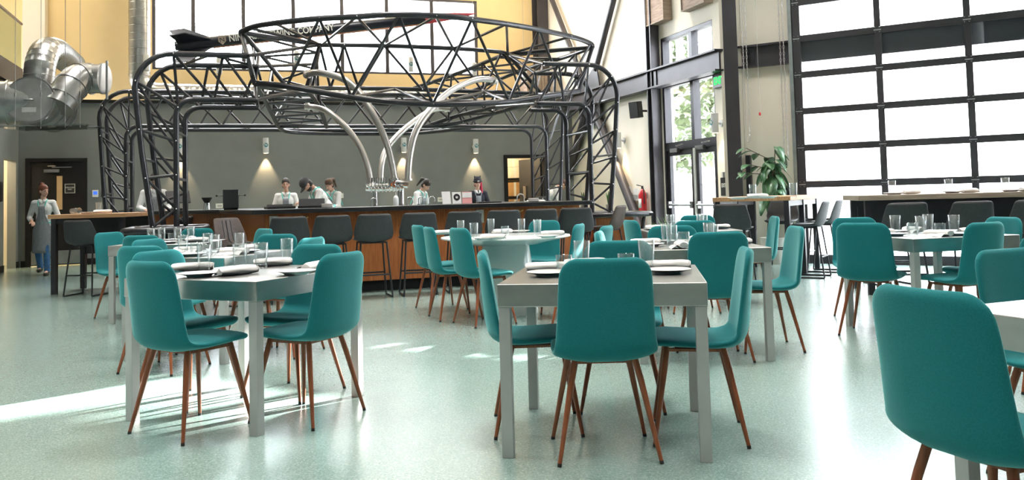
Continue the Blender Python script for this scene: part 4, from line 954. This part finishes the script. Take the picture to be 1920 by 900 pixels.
# ------------------------------------------------------------------ people
def person(label, loc, rz, h, lean=0., yaw=0., pitch=0., tilt=0., arms=None, legs=None, top='shirt', bottom='dkpants', hair='hairbr', style='bun', hat=None, glasses=False, beard=False, apron=True, straps='strap', sleeve=.55, width=1.):
    """standing figure facing local +y; joints in metres for a 1.70 m adult, scaled to height h"""
    k = h / 1.70
    root = thing('person', label, 'person', loc, rz); S_ = Matrix.Scale(k, 4)
    pel = Vector((0, 0, .94)); TM = Matrix.Translation(pel) @ Matrix.Rotation(-lean, 4, 'X')   # torso frame, leaning to +y
    def T(x, y, z): return TM @ Vector((x, y, z))
    wd = width
    HM = TM @ Matrix.Translation((0, .02, .60)) @ Matrix.Rotation(yaw, 4, 'Z') @ Matrix.Rotation(-pitch, 4, 'X') @ Matrix.Rotation(tilt, 4, 'Y') @ Matrix.Translation((0, .012, .055))
    H3 = HM.to_3x3()
    def Hd(x, y, z): return HM @ Vector((x, y, z))
    sh = {-1: T(-.168 * wd, 0, .475), 1: T(.168 * wd, 0, .475)}
    arms = arms or {}
    A = {}
    for s in (-1, 1):
        e, w_ = arms.get(s, ((s * .235, -.03, 1.15), (s * .24, .06, .90)))
        A[s] = (Vector(e), Vector(w_))
    legs = legs or {}
    Lg = {}
    for s in (-1, 1):
        kn, an = legs.get(s, ((s * .10, .015, .50), (s * .105, -.015, .085)))
        Lg[s] = (pel + Vector((s * .088, 0, -.03)), Vector(kn), Vector(an))
    b = MB(S_)
    T3 = TM.to_3x3()
    b.ell(T(0, 0, .02), (.148 * wd, .105, .12), T3).ell(T(0, 0, .18), (.128 * wd, .092, .16), T3).ell(T(0, .005, .36), (.155 * wd, .105, .16), T3)
    b.cap(sh[-1], sh[1], .05, .05).cap(T(0, -.005, .45), T(0, .015, .60), .058, .05)
    b.ell(HM @ Vector((0, -.012, .075)), (.074, .090, .095), H3, 18, 12).ell(HM @ Vector((0, .018, .02)), (.058, .066, .072), H3, 16, 10).ell(Hd(0, .045, -.035), (.030, .03, .024), H3)
    b.cap(Hd(0, .076, .058), Hd(0, .098, .022), .010, .014, 8)
    for s in (-1, 1): b.ell(Hd(s * .075, -.01, .045), (.010, .020, .032), H3, 8, 6)
    hand = {}
    for s in (-1, 1):
        e, w_ = A[s]
        b.cap(sh[s], e, .045, .037).cap(e, w_, .037, .025)
        d = (w_ - e).normalized(); side = d.cross(Vector((0, 0, 1)))
        side = side.normalized() if side.length > .2 else Vector((0, s, 0)).normalized()
        if s > 0: side = -side
        nrm = d.cross(side).normalized()
        if nrm.z > 0: nrm = -nrm                                             # curl downwards
        pc = w_ + d * .055
        b.cap(w_, w_ + d * .035, .024, .026, 8)
        for j in (-1, 0, 1): b.cap(w_ + d * .03 + side * .016 * j, w_ + d * .088 + side * .021 * j, .015, .013, 8)
        for j, ln in enumerate((.068, .078, .074, .058)):
            o0 = w_ + d * .088 + side * (-.030 + .0205 * j)
            p1 = o0 + d * ln * .5 + nrm * .006; p2 = p1 + d * ln * .34 + nrm * ln * .34; p3 = p2 + d * ln * .05 + nrm * ln * .28
            b.cap(o0, p1, .0092, .0088, 8).cap(p1, p2, .0088, .0082, 8).cap(p2, p3, .0082, .0072, 8)
        t0 = w_ + d * .03 - side * .026; t1 = t0 + d * .035 - side * .026 + nrm * .008; t2 = t1 + d * .034 - side * .004 + nrm * .012
        b.cap(t0, t1, .0125, .0105, 8).cap(t1, t2, .0105, .0088, 8)
        hp, kn, an = Lg[s]
        b.cap(hp, kn, .078, .05).cap(kn, an, .05, .034).cap(an, an + Vector((0, .12, -.045)), .03, .028)
    b.build('body', 'skin', root, voxel=.0075, smooth=3)
    # clothes
    c = MB(S_)
    c.ell(T(0, 0, .02), (.160 * wd, .118, .13), T3).ell(T(0, 0, .18), (.142 * wd, .107, .17), T3).ell(T(0, .005, .36), (.168 * wd, .119, .165), T3)
    c.cap(sh[-1], sh[1], .063, .063).cap(T(0, -.006, .46), T(0, .002, .535), .066, .060)
    for s in (-1, 1):
        e, w_ = A[s]
        c.cap(sh[s], e, .060, .050).cap(e, e.lerp(w_, sleeve), .050, .043)
        c.tube([e.lerp(w_, sleeve - .08), e.lerp(w_, sleeve + .03)], .050, 12)
    c.build('shirt' if top == 'shirt' else 'sweater', top, root, voxel=.009, smooth=4)
    if top == 'shirt' or top == 'darkshirt':
        q = MB(S_)
        for s in (-1, 1):
            q.add([T(s * .004, .112, .46), T(s * .07, .095, .50), T(s * .075, .05, .555), T(s * .018, .078, .545)], [(0, 1, 2, 3)])
        q.build('collar', 'shirt', root, solid=.008)
    p = MB(S_)
    p.ell((0, 0, .93), (.158 * wd, .118, .11))
    for s in (-1, 1):
        hp, kn, an = Lg[s]
        p.cap(hp, kn, .092, .064).cap(kn, an + (kn - an) * .04, .064, .056).tube([an + (kn - an) * .14, an + (kn - an) * .0], .060, 12)
    p.build('jeans' if bottom == 'jeans' else 'trousers', bottom, root, voxel=.011, smooth=3)
    for s in (-1, 1):
        an = Lg[s][2]; f = MB(S_)
        f.ell(an + Vector((0, .0, -.03)), (.044, .055, .05)).ell(an + Vector((0, .085, -.05)), (.046, .095, .034)).cap(an + Vector((0, -.02, -.055)), an + Vector((0, .13, -.058)), .035, .036)
        f.build('shoe', 'shoe', root, voxel=.009)
    if apron:
        rows = []
        for i in range(15):
            z = .42 - .92 * i / 14; hw = .34 if z > .26 else min(1.25, .34 + (.26 - z) * 2.6)
            row = []
            for j in range(13):
                a = -hw * 1.0 + 2 * hw * j / 12
                if z > 0: rx, ry = .172 * wd, .132
                else: rx, ry = .185 * wd + .03 * -z, .145 + .05 * -z
                x, y = rx * sin(a) / (1 if z <= .26 else .95), ry * cos(a) + .004 * sin(j * 1.7 + i * .4)
                row.append(T(x, y, z) if z > 0 else Vector((x, y, .94 + z)) + (Vector((0, .004, 0)) if lean < .3 else Vector((0, .01, 0))))
            rows.append(row)
        MB(S_).grid(rows).build('apron', 'apron', root, solid=.008, angle=70)
        q = MB(S_)
        for s in (-1, 1):
            q.tube([T(s * .055, .125, .41), T(s * .075, .105, .50), T(s * .075, .03, .548), T(s * .05, -.07, .53), T(-s * .06, -.125, .36), T(-s * .10, -.118, .2)], .011, 6)
        ring = [T(.166 * wd * sin(a), .124 * cos(a), .09) for a in [2 * pi * i / 20 for i in range(20)]]
        q.tube(ring, .013, 6, closed=True)
        q.build('apron_straps', straps, root)
    # face
    for s in (-1, 1):
        MB(S_).ell(Hd(s * .030, .074, .052), (.0115, .008, .0065), H3, 10, 7).build('eye', 'eye', root)
        MB(S_).tube([Hd(s * .017, .080, .072), Hd(s * .032, .080, .077), Hd(s * .047, .068, .071)], .0034, 6).build('eyebrow', hair, root)
    MB(S_).tube([Hd(-.022, .074, -.012), Hd(0, .083, -.010), Hd(.022, .074, -.012)], [.003, .0055, .003], 6).build('mouth', 'lip', root)
    if glasses:
        q = MB(S_)
        for s in (-1, 1):
            q.tube([Hd(s * .033 + .021 * cos(a), .090, .050 + .016 * sin(a)) for a in [2 * pi * i / 14 for i in range(14)]], .0022, 5, closed=True)
            q.tube([Hd(s * .054, .088, .054), Hd(s * .077, .0, .058)], .002, 5)
        q.tube([Hd(-.012, .091, .053), Hd(.012, .091, .053)], .002, 5)
        q.build('glasses', 'plastic', root)
    if beard:
        MB(S_).ell(Hd(0, .030, -.028), (.062, .060, .042), H3).ell(Hd(0, .05, -.04), (.035, .036, .03), H3).build('beard', hair, root)
    hm = MB(S_)
    hm.ell(Hd(0, -.020, .096), (.083, .095, .098), H3, 20, 12).ell(Hd(0, -.045, .03), (.078, .066, .08), H3, 16, 10)
    if style == 'bun': hm.ell(Hd(0, -.06, .19), (.042, .042, .04), H3).cap(Hd(0, -.04, .15), Hd(0, -.06, .19), .05, .035)
    if style == 'low': hm.ell(Hd(0, -.125, .02), (.045, .045, .05), H3)
    if style == 'pony': hm.cap(Hd(0, -.11, .12), Hd(0, -.17, .09), .034, .036).cap(Hd(0, -.17, .09), Hd(.01, -.17, -.10), .036, .016)
    if style == 'long':
        hm.cap(Hd(-.07, .0, .06), Hd(-.085, .03, -.16), .035, .03)
    hm.build('hair', hair, root, voxel=.008, smooth=3)
    if hat == 'cap':
        q = MB(S_); q.ell(Hd(0, -.018, .105), (.090, .108, .085), H3, 20, 12)
        ct = q.build('cap', 'capcloth', root, angle=80)
        rows = [[Hd(.085 * sin(a) * (1 - .25 * t * abs(sin(a))), .06 + .03 * cos(a) + .085 * t * cos(a), .098 - .018 * t - .02 * abs(sin(a))) for a in [-1.35 + 2.7 * j / 10 for j in range(11)]] for t in (0, .35, .7, 1)]
        MB(S_).grid(rows).build('brim', 'capcloth', ct, solid=.006)
    if hat == 'beanie':
        q = MB(S_); q.ell(Hd(0, -.012, .115), (.090, .106, .10), H3, 20, 12)
        for s in (-1, 1): q.cap(Hd(s * .055, -.015, .19), Hd(s * .065, -.015, .215), .026, .012)
        q.tube([Hd(.089 * cos(a), -.008 + .105 * sin(a), .095) for a in [2 * pi * i / 24 for i in range(24)]], .016, 8, closed=True)
        bt = q.build('beanie', 'darkshirt', root, angle=80)
        MB(S_).cbox(Hd(0, .108, .098), (.045, .008, .022), H3).build('patch', 'lettering', bt)
    return root
# waitress walking between the tables
person('waitress with auburn bun in white shirt, grey apron and jeans walking by the staff door', (-8.0, 14.43, 0), .22 + pi, 1.47, yaw=.95, pitch=.05,
       arms={1: ((.27, -.05, 1.13), (.15, .19, 1.06)), -1: ((-.26, -.03, 1.14), (-.25, .15, 1.0))},
       legs={-1: ((-.085, .10, .50), (-.085, .06, .085)), 1: ((.095, .03, .50), (.10, -.16, .14))}, bottom='jeans', hair='hairred', style='bun')
person('bartender with dark hair looking down behind the left front truss leg', tuple(W(-1.27, 15.45, 0)), TH + pi + .35, 1.62, lean=.12, pitch=.4, yaw=-.25,
       arms={1: ((.25, .06, 1.16), (.16, .30, 1.08)), -1: ((-.25, .06, 1.16), (-.15, .28, 1.08))}, hair='hairdk', style='low', straps='apron')
person('bartender wearing glasses with dark hair tied back, standing behind the register terminals', tuple(W(.93, 16.0, 0)), TH + pi - .1, 1.50, arms={1: ((.25, .02, 1.16), (.20, .22, 1.02)), -1: ((-.25, .02, 1.16), (-.20, .22, 1.02))}, hair='hairdk', style='low', glasses=True)
person('bearded bartender in charcoal cap and white shirt bending over the bar', tuple(W(1.66, 15.2, 0)), TH + pi / 2 + .25, 1.66, lean=.62, pitch=.45,
       arms={1: ((.22, .33, 1.12), (.12, .50, 1.14)), -1: ((-.22, .36, 1.12), (-.10, .55, 1.13))}, hair='hairdk', style='short', hat='cap', beard=True)
person('coworker with brown ponytail half hidden behind the man in the cap', tuple(W(1.93, 16.7, 0)), TH + pi / 2 + .7, 1.53, lean=.25, pitch=.3, arms={1: ((.22, .2, 1.14), (.14, .38, 1.1)), -1: ((-.22, .2, 1.14), (-.12, .38, 1.1))}, hair='hairbr', style='pony')
person('bartender in white shirt mostly hidden behind the taps and card stands', tuple(W(3.31, 16.0, 0)), TH + pi + .8, 1.5, lean=.35, pitch=.4, arms={1: ((.23, .22, 1.1), (.16, .40, 1.04)), -1: ((-.23, .22, 1.1), (-.14, .40, 1.04))}, hair='hairdk', style='pony')
person('bartender in black beanie and navy sweater with crimson hair', tuple(W(4.57, 16.0, 0)), TH + pi - .1, 1.45, arms={1: ((.26, .02, 1.14), (.12, .22, .98)), -1: ((-.26, .02, 1.14), (-.10, .22, .98))}, top='darkshirt', hair='haircrim', style='long', hat='beanie', straps='apron', sleeve=.9)
person('short-haired man in white shirt and dark straps bending down at the right bar end', tuple(W(6.35, 17.2, 0)), TH - pi / 2 - .2, 1.62, lean=.7, pitch=.45, arms={1: ((.22, .36, 1.05), (.14, .50, .95)), -1: ((-.22, .36, 1.05), (-.14, .50, .95))}, hair='hairbr', style='short', straps='plastic')
# ------------------------------------------------------------------ ducts at the upper left
def flange(mb, p, d, r, t=.022):
    d = Vector(d).normalized(); p = Vector(p); mb.tube([p - d * t, p + d * t], r * 1.045, 28)
def ribbed(P, r, step, amp=.012, n=24):
    """spiral-seam duct: radius ripples along the path"""
    P = [Vector(p) for p in P]; L = sum((b - a).length for a, b in zip(P[:-1], P[1:])); m = int(L / step); Q = []; R_ = []
    for i in range(m + 1):
        for k, dr in ((0, 0), (.43, 0), (.46, amp), (.54, amp), (.57, 0)):
            t = min((i + k) / max(m, 1), 1)
            Q.append(along(P, t)); R_.append(r + dr)
            if t >= 1: break
    q2 = [Q[0]]; r2 = [R_[0]]
    for p, rr in zip(Q[1:], R_[1:]):
        if (p - q2[-1]).length > 1e-4: q2.append(p); r2.append(rr)
    return q2, r2
t = thing('vertical_duct', 'vertical spiral duct turning along the top of the grey wall', 'air duct', W(-1.87, 19.6, 3.3), TH)
Q, R_ = ribbed([(0, 0, 4.1), (0, 0, .62)], .215, .16, .005)
MB().tube(Q, R_, 28).build('spiral_pipe', 'galv', t, angle=20)
el = smooth_path([(0, 0, .66), (.0, 0, .50), (.10, 0, .34), (.30, 0, .26), (.5, 0, .25)], 3)
m = MB().tube(el, .21, 24); flange(m, (0, 0, .63), (0, 0, 1), .215); flange(m, (.5, 0, .25), (1, 0, 0), .215); m.build('elbow', 'galv', t)
Q, R_ = ribbed([(.5, 0, .25), (6.2, 0, .25)], .20, .2, .005)
MB().tube(Q, R_, 20).build('spiral_pipe', 'galv', t)
dh = thing('duct_assembly', 'cluster of large galvanised ducts with round end cap at upper left', 'air duct', (-7.3, 12.9, 2.765))
ax_ = Vector((.15, -.985, .05)).normalized()
m = MB().tube([ax_ * -.85, ax_ * .16], .345, 36)
for k, tt_ in ((.15, .022), (-.12, .012), (-.34, .012), (-.56, .014), (-.80, .02)): flange(m, ax_ * k, ax_, .35, tt_)
m.build('drum', 'galv', dh)
cp = MB().tube([ax_ * .165, ax_ * .185], .335, 36).build('end_cap', 'zinc', dh)
x_ = Vector((0, 0, 1)).cross(ax_).normalized(); z_ = ax_.cross(x_)
q = ax_ * .19; MB().tube([q - x_ * .06, q + ax_ * .035 - x_ * .06, q + ax_ * .035 + x_ * .06, q + x_ * .06], .011, 8).build('handle', 'galv', cp)
q = ax_ * .186 - z_ * .15
MB().add([q + x_ * a + z_ * b for a, b in ((-.10, -.038), (.10, -.038), (.10, .038), (-.10, .038))] + [q + ax_ * .004 + x_ * a + z_ * b for a, b in ((-.10, -.038), (.10, -.038), (.10, .038), (-.10, .038))],
     [(3, 2, 1, 0), (4, 5, 6, 7), (0, 1, 5, 4), (1, 2, 6, 5), (2, 3, 7, 6), (3, 0, 4, 7)]).build('data_label', 'paper', cp)
m = MB().tube([Vector((-.1, .12, 0)), Vector((-1.0, -.2, .0))], .33, 32)
for k in (-.40, -.56): flange(m, (k, .12 + (k + .1) * .3556, 0), (-.9, -.32, 0), .335, .014)
m.build('branch', 'galv', dh)
B0 = Vector((-7.3, 12.9, 2.765)); da = dh
P = smooth_path([Vector(p) - B0 for p in ((-7.564, 13.500, 3.124), (-7.567, 13.550, 3.442), (-7.620, 13.800, 3.694), (-7.840, 14.500, 3.829), (-8.150, 15.400, 3.864), (-8.430, 16.200, 3.888))], 6)
Q, R_ = ribbed(P, .228, .085, .004)
MB().tube(Q, R_, 28).build('spiral_pipe', 'galv', da, angle=20)
db = dh
P = smooth_path([Vector(p) - B0 for p in ((-6.968, 12.950, 2.689), (-6.899, 13.100, 2.936), (-6.845, 13.300, 3.146), (-6.768, 13.500, 3.206))], 5)
m = MB().tube(P, .245, 28)
for i in (3, 7, 11): flange(m, P[i], P[i + 1] - P[i], .248, .014)
m.build('elbow', 'galv', db)
m = MB().tube([P[-1] + Vector((-.12, 0, -.01)), P[-1] + Vector((.25, 0, -.02))], .235, 28); flange(m, P[-1] + Vector((.24, 0, -.02)), (1, 0, -.03), .24); flange(m, P[-1] + Vector((.05, 0, -.02)), (1, 0, -.03), .24, .012); m.build('damper', 'galv', db)
MB().tube([P[-1] + Vector((.32, -.05, -.36)), P[-1] + Vector((.32, -.05, .26))], .02, 8).build('bracket', 'galv', db)
pn = thing('drip_pan', 'clear flat pan hung beneath the ducts by rods', 'pan', (-6.95, 12.76, 2.34))
MB().box(-.62, .62, -.35, .35, 0, .012).box(-.62, .62, -.355, -.345, 0, .03).box(.615, .625, -.35, .35, 0, .03).build('tray', 'pan', pn)
for x, y in ((-.6, -.34), (-.36, -.34), (.02, -.34), (.38, -.34), (.6, -.34)):
    MB().tube([(x, y, -.03), (x, y, 5.0)], .0045, 6).lathe([(0, .45), (.014, .45), (.014, .5), (0, .5)], 8, (x, y, 0)).build('hanger_rod', 'galv', pn)
# mezzanine balustrade
bl = thing('balustrade', 'glass balustrade with wooden handrail along the mezzanine edge', 'balustrade', W(-3.93, 12, 3.84), TH)
MB().box(-.006, .006, -4, 6.72, .02, .90).build('glass_panel', 'railglass', bl)
MB().tube([(0, -4, .94), (0, 6.74, .94)], .030, 10).build('handrail', 'weathered', bl)
MB().box(-.03, .03, -4, 6.72, 0, .04).build('bottom_rail', 'beam', bl)

# ------------------------------------------------------------------ fittings on the walls
t = thing('thermostat', 'white thermostat with blue screen on the grey wall', 'thermostat', W(-2.593, 18.65, 1.40), TH)
MB().box(-.055, .055, -.025, 0, -.07, .07).build('body', 'white', t, bev=.004); MB().box(-.036, .036, -.028, -.024, -.02, .045).build('screen', 'screen', t)
t = thing('wall_dial', 'black square dial beside the thermostat', 'dial', W(-2.44, 18.65, 1.395), TH)
MB().box(-.05, .05, -.02, 0, -.07, .07).build('body', 'plastic', t, bev=.004); MB(Matrix.Translation((0, -.02, 0)) @ Matrix.Rotation(pi / 2, 4, 'X')).lathe([(0, 0), (.032, 0), (.03, .012), (0, .012)], 20).build('knob', 'galv', t)
for u, z, lb in ((-.252, 1.09, 'white outlet on the grey wall left of the tall black appliance'), (-.03, 1.083, 'white outlet on grey wall hidden beside the tall black appliance'), (2.214, 1.24, 'white outlet on the grey wall right of the bartenders'), (4.466, 1.10, 'white outlet on the grey wall by the beanie wearer')):
    t = thing('wall_outlet', lb, 'outlet', W(u, 18.65, z + .0), TH, 'wall outlets')
    MB().box(-.08, .08, -.008, 0, -.05, .05).build('cover', 'ivory', t, bev=.003); MB().box(-.045, .045, -.010, -.007, -.018, .018).build('socket', 'lgrey', t)
def on_right(v, z): return W(7.70, v, z), TH - pi / 2
L_, r_ = on_right(14.80, 2.70)
t = thing('wall_speaker', 'black loudspeaker on a bracket on the beige wall', 'speaker', L_, r_)
mb = MB(Matrix.Translation((0, -.22, .05)) @ Matrix.Rotation(.45, 4, 'Z') @ Matrix.Rotation(.12, 4, 'X')); mb.prism([(-.11, -.10), (.11, -.10), (.075, .10), (-.075, .10)], -.16, .16); mb.build('cabinet', 'plastic', t, bev=.01)
mb = MB(Matrix.Translation((0, -.22, .05)) @ Matrix.Rotation(.45, 4, 'Z') @ Matrix.Rotation(.12, 4, 'X')); mb.box(-.098, .098, -.108, -.10, -.145, .145); mb.build('grille', 'charcoal', t)
MB().tube([(0, 0, .03), (0, -.14, .03)], .02, 8).build('bracket', 'plastic', t)
L_, r_ = on_right(14.905, .72)
t = thing('fire_extinguisher', 'red fire extinguisher hanging on the wall beside the steel column', 'fire extinguisher', L_, r_)
MB().lathe([(0, 0), (.075, 0), (.08, .02), (.08, .38), (.05, .46), (.025, .49), (0, .49)], 20, (0, -.10, 0)).build('cylinder', 'red', t)
MB().tube([(0, -.1, .48), (0, -.1, .55)], .022, 10).bar((0, -.1, .54), (0, -.22, .57), .03, .012).build('valve', 'plastic', t)
MB().tube([(0.03, -.1, .53), (.10, -.12, .45), (.105, -.12, .2)], .012, 8).build('hose', 'plastic', t)
mb = MB(); mb.add([(.0805 * sin(a), -.10 - .0805 * cos(a), z) for z in (.12, .30) for a in [-.8 + 1.6 * i / 8 for i in range(9)]], [(i, i + 1, 10 + i, 9 + i) for i in range(8)]); mb.build('instruction_label', 'paper', t, solid=.002)
MB().box(-.02, .02, -.03, 0, .3, .42).build('bracket', 'galv', t)
L_, r_ = on_right(15.38, .98)
t = thing('leaflet_holder', 'clear holder with white leaflets on the beige wall by the brace', 'leaflet holder', L_, r_)
MB().box(-.28, .28, -.09, 0, 0, .01).box(-.28, .28, -.092, -.086, 0, .12).build('holder', 'glass', t)
for i, x in enumerate((-.17, .02, .17)): MB().box(x - .07, x + .07, -.05, -.045, .012, .24 + .05 * (i == 0)).build('leaflet', 'paper', t)
L_, r_ = W(7.71, 12.14, 2.955), TH - pi / 2
t = thing('exit_sign', 'green lit EXIT sign over the narrow wall right of the glass doors', 'exit sign', L_, r_)
MB().box(-.19, .19, -.05, 0, -.11, .11).build('housing', 'plastic', t, bev=.004)
text('EXIT', .17, 'exitg', t, upright(0, -.052, 0), 'lettering', .003, 1, .006, .30)
L_, r_ = W(7.71, 12.17, 1.20), TH - pi / 2
t = thing('exit_placard', 'small black EXIT placard beside the glass doors', 'sign', L_, r_)
MB().box(-.095, .095, -.012, 0, -.15, .15).build('plate', 'plastic', t); text('EXIT', .09, 'lettering', t, upright(0, -.014, .02), 'lettering', .001, 1, .003, .13)
L_, r_ = W(7.71, 12.12, 1.40), TH - pi / 2
t = thing('card_reader', 'beige alarm pull box above the black exit placard', 'wall box', L_, r_)
MB().box(-.07, .07, -.05, 0, -.05, .05).build('body', 'ivory', t, bev=.004); MB().box(.0, .06, -.055, -.045, -.05, .04).build('lever', 'galv', t)
L_, r_ = W(7.71, 12.10, .92), TH - pi / 2
t = thing('door_button', 'black push button plate below the exit placard', 'button', L_, r_)
MB().box(-.05, .05, -.03, 0, -.07, .07).build('plate', 'plastic', t, bev=.003); MB().box(-.02, .02, -.04, -.028, -.02, .02).build('button', 'galv', t)
for i, (va, vb, zb, lb) in enumerate(((13.72, 14.38, 4.32, 'left wooden acoustic panel high on the right wall'), (12.32, 13.05, 4.32, 'right wooden acoustic panel high on the right wall'))):
    t = thing('acoustic_panel', lb, 'wall panel', W(7.71, (va + vb) / 2, zb), TH, 'acoustic panels')
    hw = (vb - va) / 2
    MB().box(-.16, -.02, -hw, hw, 0, 1.3).build('core', 'panelw', t)
    MB().box(-.18, 0, -hw - .02, -hw, -.02, 1.3).box(-.18, 0, hw, hw + .02, -.02, 1.3).box(-.18, 0, -hw, hw, -.02, 0).build('frame', 'weathered', t)
t = thing('louvre_box', 'wood-slatted box fixed in the corner under the beam', 'wall box', W(7.2, 19.55, 3.6), TH)
MB().box(-.34, .2, -.15, .38, 0, .62).build('box', 'panelw', t)
for i in range(7): MB().box(-.33 + .075 * i, -.29 + .075 * i, -.175, -.15, .01, .61).build('slat', 'weathered', t)
t = thing('wall_sign', 'small navy sign beside the lit opening in the left wall', 'sign', W(-3.95, 17.32, 1.45), TH + pi / 2)
MB().box(-.09, .09, -.012, 0, -.18, .18).build('plate', 'plastic', t)
# chain hoists at the overhead door
def chain(t_, off, z0, z1, label, nm):
    p = G(t_, off, z0); t = thing('chain_hoist', label, 'chain', p, A2)
    for s in (-1, 1):
        mb = MB(); n = int((z1 - z0) / .05)
        for i in range(n):
            z = .03 + .05 * i; a = pi / 2 * (i % 2)
            mb.tube([(s * .026 + .010 * cos(q) * cos(a), .010 * cos(q) * sin(a), z + .030 * sin(q)) for q in [2 * pi * j / 10 for j in range(10)]], .004, 4, closed=True)
        mb.build('chain', 'chain', t)
    MB().tube([(.026 * cos(q), 0, .012 - .025 * sin(q)) for q in [pi * j / 8 for j in range(9)]], .0065, 6).build('bottom_loop', 'chain', t)
    return t
chain(.33, -.28, 1.9, 6.0, 'hanging zinc chain loop before the beige wall beside the corner column', 0)
chain(.90, -.26, 1.5, 6.0, 'zinc chain loop hanging along the edge of the overhead door', 1)
t = thing('pull_cord', 'thin cord with red knob hanging between the two chains', 'cord', G(.52, -.25, 2.32), A2)
MB().tube([(0, 0, .03), (0, 0, 3.5)], .003, 5).build('cord', 'lgrey', t); MB().ell((0, 0, 0), (.018, .018, .03)).build('knob', 'red', t)
t = thing('wall_socket', 'black outlet box on the wall near the plant', 'outlet', G(.82, 0, 1.07), A2)
MB().box(-.05, .05, -.06, 0, -.12, .12).build('box', 'plastic', t, bev=.004); MB().box(-.02, .02, -.064, -.058, -.05, .05).build('socket', 'lgrey', t)

# ------------------------------------------------------------------ plants
def leafmesh(mb, base, d, L, w_, droop=.3, fold=.15):
    d = Vector(d).normalized(); s = d.cross(Vector((0, 0, 1))); s = s.normalized() if s.length > .05 else Vector((1, 0, 0)); n_ = s.cross(d)
    rows = []
    for i in range(7):
        t = i / 6; hw = w_ * (sin(pi * min(t * .92 + .05, 1)) ** .8) * .5; p = Vector(base) + d * L * t - Vector((0, 0, 1)) * droop * L * t * t
        rows.append([p - s * hw + n_ * fold * hw, p, p + s * hw + n_ * fold * hw])
    mb.grid(rows)
rp = random.Random(5)
p0 = G(.69, -.38, 0)
t = thing('potted_plant', 'tall leafy potted plant against the beige wall beside the overhead door', 'plant', p0)
MB().lathe([(0, 0), (.16, 0), (.20, .38), (.21, .40), (.19, .40), (.18, .36), (0, .36)], 24).build('pot', 'pot', t)
st = MB(); lf = MB(); tops = [((-.02, 0, .36), (-.06, .0, 1.0), (-.04, -.03, 1.62)), ((.02, -.02, .36), (.02, -.04, 1.1), (.06, -.05, 1.78)), ((0, -.03, .36), (-.04, -.06, .95), (.02, -.08, 1.55)), ((.03, -.02, .36), (.08, -.03, .85), (.1, -.04, 1.2))]
for P in tops:
    Q = smooth_path(P, 6); st.tube(Q, [.014 - .0006 * i for i in range(len(Q))], 7)
    for i in range(15):
        q = along(Q, .5 + .5 * i / 14); a = rp.uniform(0, 2 * pi); e = rp.uniform(-.4, .5)
        leafmesh(lf, q, (cos(a), sin(a), e), rp.uniform(.18, .27), rp.uniform(.11, .16), rp.uniform(.6, 1.5))
for a, e, L0 in ((2.9, .25, .3), (3.3, .1, .42), (2.6, .5, .35)):
    q = Vector((-.04, -.03, 1.3 + .6 * e)); d = Vector((cos(a), sin(a) * .5, e)); st.tube([q, q + d * L0], .006, 6)
    for k in range(3): leafmesh(lf, q + d * L0 * (.5 + .25 * k), (cos(a + k - 1), sin(a + k - 1), .1), .22, .12, .5)
st.build('stem', 'bark', t); lf.build('foliage', 'leaf', t, solid=.002, angle=80)
for i, (u, v, lb) in enumerate(((5.30, 12.42, 'small snake plant in pale pot at the right truss foot, left one'), (5.66, 12.25, 'small snake plant in pale pot at the right truss foot, right one'))):
    t = thing('snake_plant', lb, 'plant', W(u, v, .865), TH, 'snake plants')
    MB().lathe([(0, 0), (.05, 0), (.06, .10), (.052, .10), (.048, .09), (0, .09)], 20).build('pot', 'pot', t)
    lf = MB()
    for k in range(9):
        a = k * .7; leafmesh(lf, (.02 * cos(a), .02 * sin(a), .08), (.15 * cos(a), .15 * sin(a), 1), rp.uniform(.14, .25), .03, .02, .4)
    lf.build('foliage', 'grassy', t, solid=.003, angle=80)
for i, (u, v, lb) in enumerate(((6.45, 11.55, 'low grassy plant in dark planter right of the round rail pedestal'), (6.75, 12.3, 'low grassy plant by the foot of the steel brace'))):
    t = thing('grass_plant', lb, 'plant', W(u, v, 0), TH, 'grassy plants')
    MB().lathe([(0, 0), (.15, 0), (.18, .34), (.165, .34), (.15, .30), (0, .30)], 20).build('planter', 'plastic', t)
    lf = MB()
    for k in range(70):
        a = rp.uniform(0, 6.28); leafmesh(lf, (.08 * cos(a), .08 * sin(a), .3), (.5 * cos(a), .5 * sin(a), rp.uniform(.7, 1.3)), rp.uniform(.35, .6), .018, rp.uniform(.1, .5), .2)
    lf.build('foliage', 'grassy', t, solid=.002, angle=80)
# trees and a fence outside the glass doors
for i, (x, y, h, lb) in enumerate(((3.9, 22.5, 6.0, 'left leafy tree outside seen through the glass doors'), (6.3, 29.0, 6.5, 'right leafy tree outside seen through the glass doors'))):
    t = thing('tree', lb, 'tree', (x, y, -.22), 0, 'trees outside')
    MB().tube([(0, 0, 0), (.05, 0, h * .4), (.0, .1, h * .9)], [.22, .17, .05], 10).build('trunk', 'bark', t)
    lf = MB()
    for k in range(2200):
        a = rp.uniform(0, 6.28); e = rp.uniform(-1, 1); r = rp.uniform(.5, 1) ** .5 * h * .33
        c_ = Vector((r * cos(a) * sqrt(1 - e * e), r * sin(a) * sqrt(1 - e * e), h * .66 + r * e * 1.1))
        leafmesh(lf, c_, (rp.uniform(-1, 1), rp.uniform(-1, 1), rp.uniform(-.6, .4)), .24, .16, .2)
    lf.build('foliage', 'treeleaf', t)
t = thing('fence', 'pale board fence outside the glass doors', 'fence', (4.6, 19.6, -.22), -.25)
for k in range(16): MB().box(-2.4 + .3 * k, -2.12 + .3 * k, -.02, .02, 0, 1.55).build('board', 'lgrey', t)
MB().box(-2.4, 2.4, -.05, .0, 1.52, 1.62).build('cap_rail', 'weathered', t)
